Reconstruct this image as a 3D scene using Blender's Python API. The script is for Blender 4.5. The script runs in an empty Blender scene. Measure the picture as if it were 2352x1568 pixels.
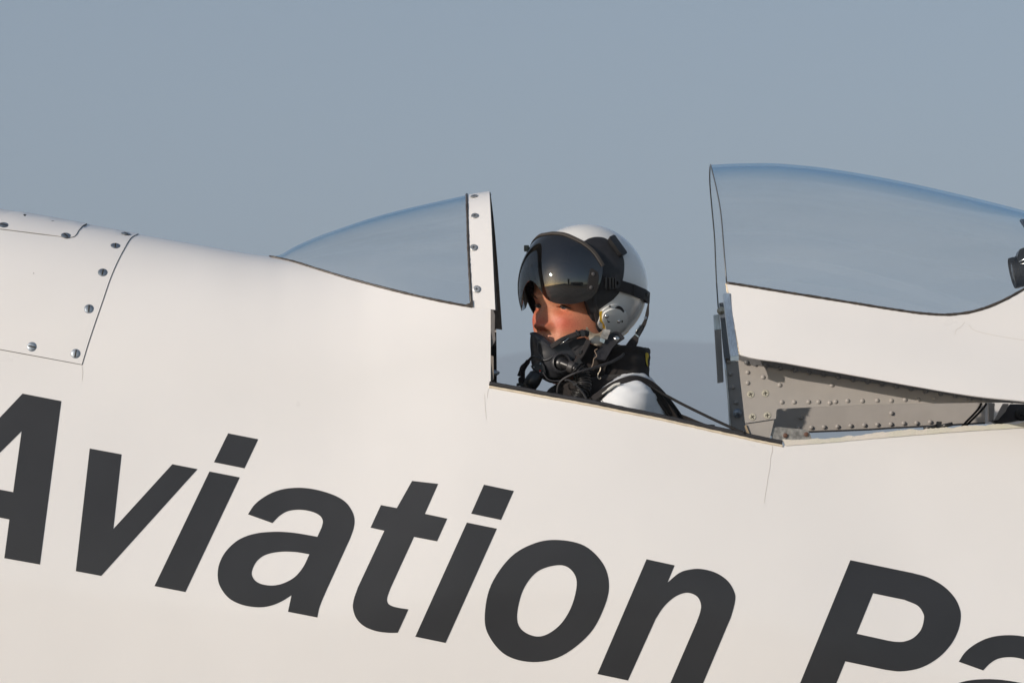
import bpy, bmesh, math, random
import numpy as np
from mathutils import Vector, Matrix
from mathutils.geometry import delaunay_2d_cdt

random.seed(7)
rng = np.random.default_rng(7)
sc = bpy.context.scene
C = sc.collection
R = math.radians

# ------------------------------------------------------------------ camera, sky, sun, exposure
Z0 = 2.05                                   # height of the point the camera looks at
CAM = Vector((0.20, -8.0, 1.245))
AIM = Vector((0.0, 0.0, Z0))
DIST = (AIM - CAM).length
cam_d = bpy.data.cameras.new('camera')
cam = bpy.data.objects.new('camera', cam_d)
C.objects.link(cam)
cam.location = CAM
FWD = (AIM - CAM).normalized()
cam.rotation_euler = FWD.to_track_quat('-Z', 'Y').to_euler()
cam_d.sensor_width = 36.0
cam_d.lens = 36.0 * DIST / 2.352
cam_d.clip_start = 0.1
cam_d.clip_end = 40000
cam_d.dof.use_dof = True
cam_d.dof.focus_distance = 7.85
cam_d.dof.aperture_fstop = 9.0
sc.camera = cam
RIGHT = FWD.cross(Vector((0, 0, 1))).normalized()
UP = RIGHT.cross(FWD).normalized()

SUN_EL, SUN_AZ = 15.5, 48.0                 # azimuth measured from -Y towards -X
to_sun = Vector((-math.sin(R(SUN_AZ)) * math.cos(R(SUN_EL)), -math.cos(R(SUN_AZ)) * math.cos(R(SUN_EL)), math.sin(R(SUN_EL))))
sl = bpy.data.lights.new('sun', 'SUN')
sl.energy = 4.9
sl.angle = R(0.53)
sl.color = (1.0, 0.90, 0.80)
so = bpy.data.objects.new('sun', sl)
C.objects.link(so)
so.location = (-6, -8, 8)
so.rotation_euler = to_sun.to_track_quat('Z', 'Y').to_euler()

world = bpy.data.worlds.new('World')
sc.world = world
world.use_nodes = True
wn = world.node_tree
wn.nodes.clear()
w_out = wn.nodes.new('ShaderNodeOutputWorld')
w_bg = wn.nodes.new('ShaderNodeBackground')
w_sky = wn.nodes.new('ShaderNodeTexSky')
w_sky.sky_type = 'NISHITA'
w_sky.sun_disc = False
w_sky.sun_elevation = R(SUN_EL)
w_sky.sun_rotation = math.atan2(to_sun.x, to_sun.y)
w_sky.altitude = 300
w_sky.air_density = 1.0
w_sky.dust_density = 1.0
w_sky.ozone_density = 1.6
w_bg.inputs['Strength'].default_value = 0.095
wn.links.new(w_sky.outputs[0], w_bg.inputs[0])
wn.links.new(w_bg.outputs[0], w_out.inputs[0])

sc.view_settings.view_transform = 'Standard'
sc.view_settings.look = 'None'
sc.view_settings.exposure = 0.11
sc.view_settings.gamma = 1.0
sc.view_settings.use_curve_mapping = False
sc.render.engine = 'CYCLES'
sc.cycles.use_denoising = True
sc.cycles.max_bounces = 10
sc.cycles.volume_bounces = 1
sc.cycles.transparent_max_bounces = 24
sc.cycles.caustics_reflective = False
sc.cycles.caustics_refractive = False

# ------------------------------------------------------------------ measuring the photograph (2352 px wide copy)
def ray(px, py):
    return (FWD * DIST + RIGHT * ((px - 1176) / 1000.0) + UP * ((784 - py) / 1000.0))

def P(px, py, Y=0.0):
    """the point at depth Y seen at (px, py)"""
    d = ray(px, py)
    k = (Y - CAM.y) / d.y
    return CAM + d * k

def zA(l): return [(.4509 * x, 861.3 + .4509 * y) for x, y in l]
def zB(l): return [(746.5 + .3776 * x, 976.2 + .3776 * y) for x, y in l]
def zC(l): return [(1550.4 + .3959 * x, 947.5 + .3959 * y) for x, y in l]
def z1(l): return [(1148.4 + .2929 * x, 482.3 + .2929 * y) for x, y in l]
def z2(l): return [(1177.1 + .10983 * x, 643.1 + .10983 * y) for x, y in l]
def z3(l): return [(1177.1 + .14648 * x, 746.5 + .14648 * y) for x, y in l]
def z4(l): return [(1320.7 + .13183 * x, 620.2 + .13183 * y) for x, y in l]
def z6(l): return [(1596.3 + .271 * x, 620.2 + .271 * y) for x, y in l]
def z7(l): return [(1950. + .1904 * x, 746.5 + .1904 * y) for x, y in l]
def z8(l): return [(1470. + .1538 * x, 803.9 + .1538 * y) for x, y in l]

def interp(x, pts):
    xs = [p[0] for p in pts]; ys = [p[1] for p in pts]
    return float(np.interp(x, xs, ys))

def pchip(pts):
    """monotone cubic through points"""
    xs = np.array([p[0] for p in pts], float); ys = np.array([p[1] for p in pts], float)
    h = np.diff(xs); d = np.diff(ys) / h
    m = np.zeros(len(xs)); m[0] = d[0]; m[-1] = d[-1]
    for i in range(1, len(xs) - 1):
        m[i] = 0 if d[i - 1] * d[i] <= 0 else (h[i - 1] + h[i]) / (h[i - 1] / d[i] + h[i] / d[i - 1])
        if d[i - 1] * d[i] <= 0: m[i] = 0.5 * (d[i - 1] + d[i]) * 0.0
    def f(x):
        if x <= xs[0]: return float(ys[0] + m[0] * (x - xs[0]))
        if x >= xs[-1]: return float(ys[-1] + m[-1] * (x - xs[-1]))
        i = int(np.searchsorted(xs, x) - 1)
        t = (x - xs[i]) / h[i]
        return float((2*t**3-3*t*t+1)*ys[i] + (t**3-2*t*t+t)*h[i]*m[i] + (-2*t**3+3*t*t)*ys[i+1] + (t**3-t*t)*h[i]*m[i+1])
    return f

def smooth_curve(pts, n=8, closed=False):
    """Catmull-Rom through 2D or 3D points"""
    pts = [np.array(p, float) for p in pts]
    N = len(pts); out = []
    for i in range(N if closed else N - 1):
        if closed:
            a, b, c, d = pts[i - 1], pts[i], pts[(i + 1) % N], pts[(i + 2) % N]
        else:
            b, c = pts[i], pts[i + 1]
            a = pts[i - 1] if i else 2 * b - c
            d = pts[i + 2] if i + 2 < N else 2 * c - b
        for k in range(n):
            t = k / n
            out.append(0.5 * (2*b + (c-a)*t + (2*a-5*b+4*c-d)*t*t + (3*b-a-3*c+d)*t**3))
    if not closed: out.append(pts[-1])
    return out

def sstep(x): x = min(1, max(0, x)); return x * x * (3 - 2 * x)

# ------------------------------------------------------------------ materials
def material(name, color, rough=0.5, metal=0.0, coat=0.0, spec=0.5, var=0.0, vscale=20.0, bump=0.0, bscale=200.0, sheen=0.0, sss=0.0, var_color=None, aniso=None, rvar=0.0):
    m = bpy.data.materials.new(name); m.use_nodes = True
    nt = m.node_tree; b = nt.nodes['Principled BSDF']
    b.inputs['Base Color'].default_value = (*color, 1)
    b.inputs['Roughness'].default_value = rough
    b.inputs['Metallic'].default_value = metal
    b.inputs['Coat Weight'].default_value = coat
    b.inputs['Coat Roughness'].default_value = 0.06
    b.inputs['Specular IOR Level'].default_value = spec
    b.inputs['Sheen Weight'].default_value = sheen
    if sss:
        b.inputs['Subsurface Weight'].default_value = sss
        b.inputs['Subsurface Radius'].default_value = (1.0, 0.3, 0.15)
        b.inputs['Subsurface Scale'].default_value = 0.004
    tc = nt.nodes.new('ShaderNodeTexCoord')
    if var or var_color or rvar:
        n = nt.nodes.new('ShaderNodeTexNoise'); n.inputs['Scale'].default_value = vscale; n.inputs['Detail'].default_value = 5
        mp = nt.nodes.new('ShaderNodeMapping')
        if aniso: mp.inputs['Scale'].default_value = aniso
        nt.links.new(tc.outputs['Object'], mp.inputs[0]); nt.links.new(mp.outputs[0], n.inputs['Vector'])
        if var or var_color:
            r = nt.nodes.new('ShaderNodeValToRGB')
            r.color_ramp.elements[0].position = 0.35; r.color_ramp.elements[1].position = 0.65
            c2 = var_color or tuple(min(1, c * (1 + var)) for c in color)
            c1 = color if var_color else tuple(c * (1 - var) for c in color)
            r.color_ramp.elements[0].color = (*c1, 1); r.color_ramp.elements[1].color = (*c2, 1)
            nt.links.new(n.outputs[0], r.inputs[0]); nt.links.new(r.outputs[0], b.inputs['Base Color'])
        if rvar:
            mr = nt.nodes.new('ShaderNodeMapRange')
            mr.inputs[1].default_value = .3; mr.inputs[2].default_value = .7
            mr.inputs[3].default_value = max(0, rough - rvar); mr.inputs[4].default_value = rough + rvar
            nt.links.new(n.outputs[0], mr.inputs[0]); nt.links.new(mr.outputs[0], b.inputs['Roughness'])
    if bump:
        n2 = nt.nodes.new('ShaderNodeTexNoise'); n2.inputs['Scale'].default_value = bscale; n2.inputs['Detail'].default_value = 3
        bp = nt.nodes.new('ShaderNodeBump'); bp.inputs['Strength'].default_value = bump; bp.inputs['Distance'].default_value = 0.001
        nt.links.new(tc.outputs['Object'], n2.inputs['Vector']); nt.links.new(n2.outputs[0], bp.inputs['Height'])
        nt.links.new(bp.outputs[0], b.inputs['Normal'])
    return m

def glass_material(name, clear, edge, power, ior=1.49, dirt=0.04, refl=1.0, rough=0.0):
    m = bpy.data.materials.new(name); m.use_nodes = True
    nt = m.node_tree; nt.nodes.clear()
    out = nt.nodes.new('ShaderNodeOutputMaterial')
    tr = nt.nodes.new('ShaderNodeBsdfTransparent'); gl = nt.nodes.new('ShaderNodeBsdfGlossy'); gl.inputs['Roughness'].default_value = rough
    gl.inputs['Color'].default_value = (1, 1, 1, 1)
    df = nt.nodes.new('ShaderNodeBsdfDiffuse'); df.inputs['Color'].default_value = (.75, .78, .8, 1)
    lw = nt.nodes.new('ShaderNodeLayerWeight'); lw.inputs['Blend'].default_value = 0.5
    pw = nt.nodes.new('ShaderNodeMath'); pw.operation = 'POWER'; pw.inputs[1].default_value = power
    mc = nt.nodes.new('ShaderNodeMix'); mc.data_type = 'RGBA'
    mc.inputs['A'].default_value = (*clear, 1); mc.inputs['B'].default_value = (*edge, 1)
    nt.links.new(lw.outputs['Facing'], pw.inputs[0]); nt.links.new(pw.outputs[0], mc.inputs['Factor'])
    nt.links.new(mc.outputs['Result'], tr.inputs['Color'])
    f0 = ((ior-1)/(ior+1))**2*refl
    fp = nt.nodes.new('ShaderNodeMath'); fp.operation = 'POWER'; fp.inputs[1].default_value = 5.0
    fm = nt.nodes.new('ShaderNodeMath'); fm.operation = 'MULTIPLY_ADD'; fm.inputs[1].default_value = 1-f0; fm.inputs[2].default_value = f0
    nt.links.new(lw.outputs['Facing'], fp.inputs[0]); nt.links.new(fp.outputs[0], fm.inputs[0])
    m1 = nt.nodes.new('ShaderNodeMixShader'); m2 = nt.nodes.new('ShaderNodeMixShader')
    nt.links.new(fm.outputs[0], m1.inputs[0]); nt.links.new(tr.outputs[0], m1.inputs[1]); nt.links.new(gl.outputs[0], m1.inputs[2])
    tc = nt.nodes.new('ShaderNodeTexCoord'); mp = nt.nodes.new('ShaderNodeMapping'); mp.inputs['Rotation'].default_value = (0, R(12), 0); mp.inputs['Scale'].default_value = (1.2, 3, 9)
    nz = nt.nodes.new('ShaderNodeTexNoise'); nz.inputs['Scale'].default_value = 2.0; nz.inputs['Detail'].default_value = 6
    mr = nt.nodes.new('ShaderNodeMapRange'); mr.inputs[1].default_value = .45; mr.inputs[2].default_value = .72; mr.inputs[3].default_value = dirt * .3; mr.inputs[4].default_value = dirt * 2.4  # film of dirt, its contrast raised to paint in pale reflected streaks
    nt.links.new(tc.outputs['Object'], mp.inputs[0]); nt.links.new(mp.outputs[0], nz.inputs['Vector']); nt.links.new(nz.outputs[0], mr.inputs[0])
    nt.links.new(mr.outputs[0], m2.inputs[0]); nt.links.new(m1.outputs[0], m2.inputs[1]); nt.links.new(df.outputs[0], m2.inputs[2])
    nt.links.new(m2.outputs[0], out.inputs[0])
    return m

M = dict(
    paint=material('white gloss paint', (.83, .812, .795), .32, coat=.6, var=.02, vscale=2.5, bump=.12, bscale=5, rvar=.06),
    panel=material('white panel paint', (.825, .807, .79), .33, coat=.6, var=.02, vscale=3.5, bump=.12, bscale=6, rvar=.06),
    vinyl=material('black vinyl', (.028, .029, .032), .42, coat=.1, spec=.4, var=.08, vscale=6, bump=.05, bscale=300),
    gap=material('panel gap', (.03, .028, .025), .8),
    steel=material('dull steel', (.34, .38, .42), .48, metal=1, var=.15, vscale=300),
    slot=material('screw slot dirt', (.035, .03, .022), .8),
    brass=material('passivated screw', (.60, .56, .45), .42, metal=.45, var=.1, vscale=300),
    washer=material('grey washer', (.45, .46, .46), .4, metal=.8),
    sealant=material('dark brown sealant', (.06, .05, .042), .35, var=.4, vscale=120, bump=.6, bscale=350),
    rubber=material('black rubber', (.028, .027, .029), .55, bump=.1, bscale=400, var=.15, vscale=30),
    cream=material('cream fibreglass edge', (.72, .62, .47), .5, var=.12, vscale=60),
    carbon=material('black carbon weave', (.018, .017, .017), .35, bump=.5, bscale=500, var=.5, vscale=500),
    alum=material('brushed aluminium', (.62, .66, .68), .32, metal=1, var=.12, vscale=40, aniso=(8, 8, 1)),
    grey=material('warm grey primer', (.37, .345, .318), .48, var=.03, vscale=30, bump=.12, bscale=900),
    hinge=material('scuffed aluminium', (.36, .345, .32), .45, metal=.7, var=.35, vscale=90),
    putty=material('chipped putty', (.68, .63, .57), .85, vscale=16, var_color=(.58, .58, .48), bump=.8, bscale=220),
    interior=material('dark cockpit lining', (.02, .02, .021), .8),
    helmet=material('white helmet gelcoat', (.80, .79, .76), .16, coat=.8, var=.015, vscale=12),
    leather=material('black edge leather', (.020, .019, .021), .55, bump=.35, bscale=900, var=.2, vscale=60),
    suede=material('dark hook tape', (.014, .0125, .012), .9, bump=1.0, bscale=1300, sheen=.08),
    web=material('black webbing', (.018, .015, .0155), .8, bump=.6, bscale=1500, sheen=.08),
    plastic=material('black plastic', (.018, .018, .019), .32, var=.2, vscale=80),
    trim=material('visor edge trim', (.048, .040, .034), .6, bump=.2, bscale=800),
    mask=material('grey black mask rubber', (.034, .035, .040), .38, var=.15, vscale=40, bump=.08, bscale=600),
    hose=material('black hose rubber', (.02, .019, .019), .33, var=.2, vscale=60),
    chrome=material('polished steel', (.70, .69, .67), .18, metal=1),
    tin=material('worn metal receiver', (.58, .50, .39), .35, metal=.5, var=.15, vscale=90),
    yellow=material('yellow tape', (.80, .48, .02), .5, var=.08, vscale=150),
    white_plastic=material('white plastic', (.78, .78, .76), .25, coat=.3),
    cloth_black=material('black cloth', (.016, .013, .012), .95, bump=.7, bscale=1400, sheen=.08, vscale=26, var_color=(.026, .020, .017)),
    cloth_white=material('white cotton', (.74, .76, .78), .9, bump=.5, bscale=900, sheen=.2),
    embroid=material('yellow embroidery', (.55, .42, .06), .8, bump=.8, bscale=1500),
    cord=material('braided cord', (.008, .0075, .008), .8, bump=1.0, bscale=900),
    red=material('red plastic', (.55, .04, .02), .4),
    lens=material('camera lens black', (.004, .0045, .005), .5, spec=.25, var=.2, vscale=30),
    sclera=material('eye white', (.24, .19, .17), .2),
    iris=material('blue grey iris', (.04, .052, .058), .15),
    pupil=material('pupil', (.004, .004, .004), .08),
    lash=material('dark lashes', (.03, .018, .012), .7),
    brow=material('brown brow hair', (.09, .05, .03), .7),
    concrete=material('apron concrete', (.30, .28, .25), .9, var=.2, vscale=.4, bump=.3, bscale=20),
    hillmat=material('wooded hill', (.040, .060, .050), .95, var=.35, vscale=.02),
    render=material('pale render wall', (.42, .40, .36), .9, var=.1, vscale=2),
    darkglass=material('dark window', (.02, .025, .03), .1),
    roofing=material('grey sheet roof', (.16, .16, .16), .6),
)
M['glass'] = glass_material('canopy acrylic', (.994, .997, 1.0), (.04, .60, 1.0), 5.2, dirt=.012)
M['visor'] = glass_material('smoked visor', (.22, .17, .125), (.06, .06, .06), 3.0, ior=1.85, dirt=.004, refl=1.25, rough=.012)

def skin_material():
    m = material('skin', (.56, .30, .22), .48, sss=.3, bump=.6, bscale=700)
    nt = m.node_tree; b = nt.nodes['Principled BSDF']
    at = nt.nodes.new('ShaderNodeAttribute'); at.attribute_name = 'flush'
    n = nt.nodes.new('ShaderNodeTexNoise'); n.inputs['Scale'].default_value = 260; n.inputs['Detail'].default_value = 4
    tc = nt.nodes.new('ShaderNodeTexCoord'); nt.links.new(tc.outputs['Object'], n.inputs['Vector'])
    mx = nt.nodes.new('ShaderNodeMix'); mx.data_type = 'RGBA'
    mx.inputs['A'].default_value = (.68, .305, .175, 1); mx.inputs['B'].default_value = (.62, .135, .075, 1)
    nt.links.new(at.outputs['Fac'], mx.inputs['Factor'])
    m2 = nt.nodes.new('ShaderNodeMix'); m2.data_type = 'RGBA'; m2.blend_type = 'MULTIPLY'; m2.inputs['Factor'].default_value = .3
    rp = nt.nodes.new('ShaderNodeValToRGB'); rp.color_ramp.elements[0].color = (.66, .52, .46, 1); rp.color_ramp.elements[0].position = .35; rp.color_ramp.elements[1].position = .6
    nt.links.new(n.outputs[0], rp.inputs[0]); nt.links.new(mx.outputs['Result'], m2.inputs['A']); nt.links.new(rp.outputs[0], m2.inputs['B'])
    nt.links.new(m2.outputs['Result'], b.inputs['Base Color'])
    return m
M['skin'] = skin_material()

# ------------------------------------------------------------------ mesh helpers
def link(name, me, mat, parent=None, smooth=True, label=None, kind=None):
    if mat is not None and not me.materials: me.materials.append(M[mat] if isinstance(mat, str) else mat)
    if smooth: me.shade_smooth()
    o = bpy.data.objects.new(name, me); C.objects.link(o)
    if parent is not None: o.parent = parent
    if label: o['label'] = label
    if kind: o['kind'] = kind
    return o

def root(name, label, cat, loc=(0, 0, 0), group=None):
    o = bpy.data.objects.new(name, None); C.objects.link(o)
    o.empty_display_size = .1; o.location = loc
    o['label'] = label; o['category'] = cat
    if group: o['group'] = group
    return o

def mesh(verts, faces, normals=None):
    me = bpy.data.meshes.new('m')
    me.from_pydata([tuple(v) for v in verts], [], faces)
    me.validate(); me.update()
    if normals is not None and len(me.polygons):
        d = sum(p.normal.dot(Vector(normals[p.vertices[0]])) for p in list(me.polygons)[::7])
        if d < 0:
            me.flip_normals(); me.update()
    if normals is not None and len(normals) == len(me.vertices):
        me.shade_smooth()
        me.normals_split_custom_set_from_vertices([tuple(n) for n in normals])
    return me

def recalc(me):
    bm = bmesh.new(); bm.from_mesh(me)
    bmesh.ops.recalc_face_normals(bm, faces=bm.faces)
    bm.to_mesh(me); bm.free(); me.update()
    return me

def sharpen(me, ang=35):
    me.shade_smooth()
    me.set_sharp_from_angle(angle=R(ang))
    return me

def join(mes):
    v, f, o = [], [], 0
    for me in mes:
        v += [tuple(x.co) for x in me.vertices]; f += [[i + o for i in p.vertices] for p in me.polygons]; o += len(me.vertices)
    return mesh(v, f)

def grid_faces(nu, nv, closed_u=False, off=0):
    f = []
    for i in range(nu if closed_u else nu - 1):
        for j in range(nv - 1):
            a = i * nv + j; b = ((i + 1) % nu) * nv + j
            f.append((off + a, off + b, off + b + 1, off + a + 1))
    return f

def frames(path, ref=None):
    """tangent, normal, binormal along a path"""
    p = [Vector(q) for q in path]; out = []
    n = None
    for i in range(len(p)):
        t = (p[min(i + 1, len(p) - 1)] - p[max(i - 1, 0)]).normalized()
        if ref is not None:
            r = Vector(ref[i] if isinstance(ref, list) else ref)
            n = (r - t * r.dot(t)).normalized()
        else:
            if n is None: n = t.orthogonal().normalized()
            n = (n - t * n.dot(t)).normalized()
        out.append((t, n, t.cross(n)))
    return p, out

def tube(path, rad, seg=10, cap=True):
    p, fr = frames(path)
    V, F = [], []
    for i, (q, (t, n, b)) in enumerate(zip(p, fr)):
        r = rad[i] if isinstance(rad, (list, tuple, np.ndarray)) else rad
        for k in range(seg):
            a = 2 * math.pi * k / seg
            V.append(q + n * (r * math.cos(a)) + b * (r * math.sin(a)))
    for i in range(len(p) - 1):
        for k in range(seg):
            F.append((i*seg+k, i*seg+(k+1) % seg, (i+1)*seg+(k+1) % seg, (i+1)*seg+k))
    if cap:
        F.append(tuple(range(seg))[::-1]); F.append(tuple((len(p)-1)*seg+k for k in range(seg)))
    return recalc(mesh(V, F))

def ribbon(path, width, thick, normal, bev=0.25):
    """flat strap swept along a path, its face turned to `normal`"""
    p, fr = frames(path, normal)
    V, F = [], []
    n8 = 8
    for i, (q, (t, n, b)) in enumerate(zip(p, fr)):
        w = (width[i] if isinstance(width, (list, tuple)) else width) / 2
        h = thick / 2; c = min(h, w) * (bev * 2)
        for (x, y) in ((-w, -h+c), (-w+c, -h), (w-c, -h), (w, -h+c), (w, h-c), (w-c, h), (-w+c, h), (-w, h-c)):
            V.append(q + b * x + n * y)
    for i in range(len(p) - 1):
        for k in range(n8):
            F.append((i*n8+k, i*n8+(k+1) % n8, (i+1)*n8+(k+1) % n8, (i+1)*n8+k))
    F.append(tuple(range(n8))[::-1]); F.append(tuple((len(p)-1)*n8+k for k in range(n8)))
    return sharpen(recalc(mesh(V, F)), 40)

def lathe(profile, origin, axis, seg=24, close=True):
    """profile = [(radius, height along axis)]"""
    ax = Vector(axis).normalized(); n = ax.orthogonal().normalized(); b = ax.cross(n); o = Vector(origin)
    V, F = [], []
    for r, h in profile:
        for k in range(seg):
            a = 2*math.pi*k/seg
            V.append(o + ax*h + n*(r*math.cos(a)) + b*(r*math.sin(a)))
    for i in range(len(profile) - 1):
        for k in range(seg):
            F.append((i*seg+k, i*seg+(k+1) % seg, (i+1)*seg+(k+1) % seg, (i+1)*seg+k))
    if close:
        F.append(tuple(range(seg))[::-1]); F.append(tuple((len(profile)-1)*seg+k for k in range(seg)))
    return sharpen(recalc(mesh(V, F)), 45)

def box(center, size, rot=None, bevel=0.0):
    bm = bmesh.new(); bmesh.ops.create_cube(bm, size=1)
    bmesh.ops.scale(bm, vec=size, verts=bm.verts)
    if bevel: bmesh.ops.bevel(bm, geom=list(bm.edges), offset=bevel, segments=2, affect='EDGES', profile=.5)
    if rot is not None: bmesh.ops.rotate(bm, verts=bm.verts, matrix=rot)
    bmesh.ops.translate(bm, verts=bm.verts, vec=Vector(center))
    me = bpy.data.meshes.new('m'); bm.to_mesh(me); bm.free()
    return sharpen(me, 50)

def densify(loop, s):
    out = []
    N = len(loop)
    for i in range(N):
        a = np.array(loop[i], float); b = np.array(loop[(i+1) % N], float)
        k = max(1, int(math.ceil(np.linalg.norm(b - a) / s)))
        for j in range(k): out.append(a + (b - a) * j / k)
    return out

def inside(px, py, loops):
    r = np.zeros(len(px), bool)
    for L in loops:
        L = np.array(L); n = len(L)
        for i in range(n):
            x1, y1 = L[i]; x2, y2 = L[(i+1) % n]
            if y1 == y2: continue
            c = ((y1 > py) != (y2 > py)) & (px < (x2-x1)*(py-y1)/(y2-y1)+x1)
            r ^= c
    return r

def plate(loops, surf, lift=0.001, thick=0.002, s=25.0, back=False, bevel=0.0):
    """a sheet with the traced outline(s), laid on a surface: surf(u, v) -> point, normal. `lift` above it, `thick` deep."""
    D = [densify(L, s) for L in loops]
    pts, edges, o = [], [], 0
    for L in D:
        n = len(L); pts += [tuple(p) for p in L]
        edges += [(o+i, o+(i+1) % n) for i in range(n)]; o += n
    nb = len(pts)
    A = np.array(pts); lo, hi = A.min(0), A.max(0)
    gx, gy = np.meshgrid(np.arange(lo[0]+s*.5, hi[0], s), np.arange(lo[1]+s*.5, hi[1], s)); gx = gx.ravel(); gy = gy.ravel()
    if len(gx):
        ok = inside(gx, gy, D); gx, gy = gx[ok], gy[ok]
        if len(gx):
            d = np.min((gx[:, None]-A[None, :, 0])**2 + (gy[:, None]-A[None, :, 1])**2, axis=1)
            ok = d > (s*.45)**2
            pts += list(zip(gx[ok], gy[ok]))
    vo, eo, fo, *_ = delaunay_2d_cdt([Vector(p) for p in pts], edges, [], 0, 1e-6)
    vo = [(v.x, v.y) for v in vo]
    VA = np.array(vo)
    FA = [f for f in fo]
    cen = np.array([VA[list(f)].mean(0) for f in FA])
    keep = inside(cen[:, 0], cen[:, 1], D)
    tri = []
    for f, k in zip(FA, keep):
        if not k: continue
        (x1, y1), (x2, y2), (x3, y3) = (vo[i] for i in f)
        ar = (x2-x1)*(y3-y1)-(x3-x1)*(y2-y1)
        if abs(ar) < 2e-3*s*s: continue
        tri.append(tuple(f) if ar > 0 else tuple(f)[::-1])
    S = [surf(x, y) for x, y in vo]
    V = [p + n * lift for p, n in S]
    N = [n for p, n in S]
    F = list(tri)
    # make the triangles face the surface normal
    if tri:
        a, b, c = tri[0]
        if (V[b]-V[a]).cross(V[c]-V[a]).dot(N[a]) < 0: F = [f[::-1] for f in F]
    cnt = {}
    for f in F:
        for i in range(3):
            e = (f[i], f[(i+1) % 3]); cnt[e] = 1
    bd = [e for e in cnt if (e[1], e[0]) not in cnt]
    base = {}
    if thick:
        nv = len(V)
        ids = range(nv) if back else sorted({i for e in bd for i in e})
        # duplicate the rim so that the wall keeps its own normals
        rim_t, rim_b = {}, {}
        for i in sorted({i for e in bd for i in e}):
            rim_t[i] = len(V); V.append(V[i].copy()); rim_b[i] = len(V); V.append(S[i][0] + S[i][1]*(lift-thick))
        for a, b in bd: F.append((b, a, rim_t[a], rim_t[b])) if False else F.append((rim_t[b], rim_t[a], rim_b[a], rim_b[b]))
        if back:
            o = o_back = len(V)
            for i in range(nv): V.append(S[i][0] + S[i][1]*(lift-thick))
            F += [tuple(o+i for i in f[::-1]) for f in F[:len(tri)]]
    me = mesh(V, F)
    me.shade_smooth()
    nn = [N[i] if i < len(N) else me.vertices[i].normal.copy() for i in range(len(me.vertices))]
    if back and thick:
        for i in range(len(N)): nn[o_back+i] = -N[i]
    me.normals_split_custom_set_from_vertices([tuple(n) for n in nn])
    return me

def strip_surf(path, surf, w, lift, thick, s=10):
    """thin line of width w (px) along a traced path on a surface"""
    p = [np.array(q, float) for q in path]; L, Rr = [], []
    for i in range(len(p)):
        t = p[min(i+1, len(p)-1)] - p[max(i-1, 0)]; t /= np.linalg.norm(t) + 1e-9; n = np.array([-t[1], t[0]])
        L.append(p[i]+n*w/2); Rr.append(p[i]-n*w/2)
    return plate([[tuple(q) for q in L] + [tuple(q) for q in Rr[::-1]]], surf, lift, thick, s)

def planeY(Y, n=(0, -1, 0)):
    nn = Vector(n)
    return lambda x, y: (P(x, y, Y), nn)

def field(F):
    """height field Y = F(px, py) with its true normal"""
    def s(x, y):
        e = 1.0
        p = P(x, y, F(x, y))
        dx = P(x+e, y, F(x+e, y)) - P(x-e, y, F(x-e, y)); dy = P(x, y+e, F(x, y+e)) - P(x, y-e, F(x, y-e))
        n = dy.cross(dx)
        if n.y > 0: n = -n
        return p, n.normalized()
    return s

def mirror(me):
    v = [(x.co.x, -x.co.y, x.co.z) for x in me.vertices]
    f = [tuple(p.vertices)[::-1] for p in me.polygons]
    return mesh(v, f)

def at_normal(src_me, name, point, normal, parent, spin=0.0, mat=None):
    """a copy (shared mesh) set on a point, its local Z along the normal"""
    o = bpy.data.objects.new(name, src_me); C.objects.link(o)
    n = Vector(normal).normalized()
    up = Vector((0, 0, 1)); x = up.cross(n)
    x = x.normalized() if x.length > 1e-4 else Vector((1, 0, 0))
    y = n.cross(x)
    o.matrix_world = Matrix.Translation(point) @ Matrix((x, y, n)).transposed().to_4x4() @ Matrix.Rotation(spin, 4, 'Z')
    if parent is not None: o.parent = parent
    return o

# ------------------------------------------------------------------ ground, hill, far air
def ground():
    V, F = [], []
    gx = [-9000, -4000, -1500, -500, -150, -50, -15, 0, 15, 50, 150, 500, 1500, 4000, 9000]
    gy = [-650, -400, -200, -80, -30, -10, 0, 10, 40, 150, 600, 2000, 4500, 9000]
    for x in gx:
        for y in gy: V.append((x, y, 0))
    F = grid_faces(len(gx), len(gy))
    m = bpy.data.materials.new('airfield ground'); m.use_nodes = True
    nt = m.node_tree; b = nt.nodes['Principled BSDF']; b.inputs['Roughness'].default_value = .95
    tc = nt.nodes.new('ShaderNodeTexCoord'); nz = nt.nodes.new('ShaderNodeTexNoise'); nz.inputs['Scale'].default_value = .35; nz.inputs['Detail'].default_value = 8
    rp = nt.nodes.new('ShaderNodeValToRGB'); rp.color_ramp.elements[0].color = (.20, .18, .12, 1); rp.color_ramp.elements[1].color = (.30, .25, .16, 1)
    nt.links.new(tc.outputs['Object'], nz.inputs['Vector']); nt.links.new(nz.outputs[0], rp.inputs[0]); nt.links.new(rp.outputs[0], b.inputs['Base Color'])
    o = link('ground', mesh(V, F), m, kind='structure', smooth=False)
    ap = bmesh.new(); bmesh.ops.create_grid(ap, x_segments=4, y_segments=4, size=1)
    me = bpy.data.meshes.new('m'); bmesh.ops.scale(ap, vec=(30, 22, 1), verts=ap.verts); bmesh.ops.translate(ap, vec=(0, -6, .004), verts=ap.verts); ap.to_mesh(me); ap.free()
    link('apron', me, 'concrete', kind='structure', smooth=False)
ground()

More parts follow.
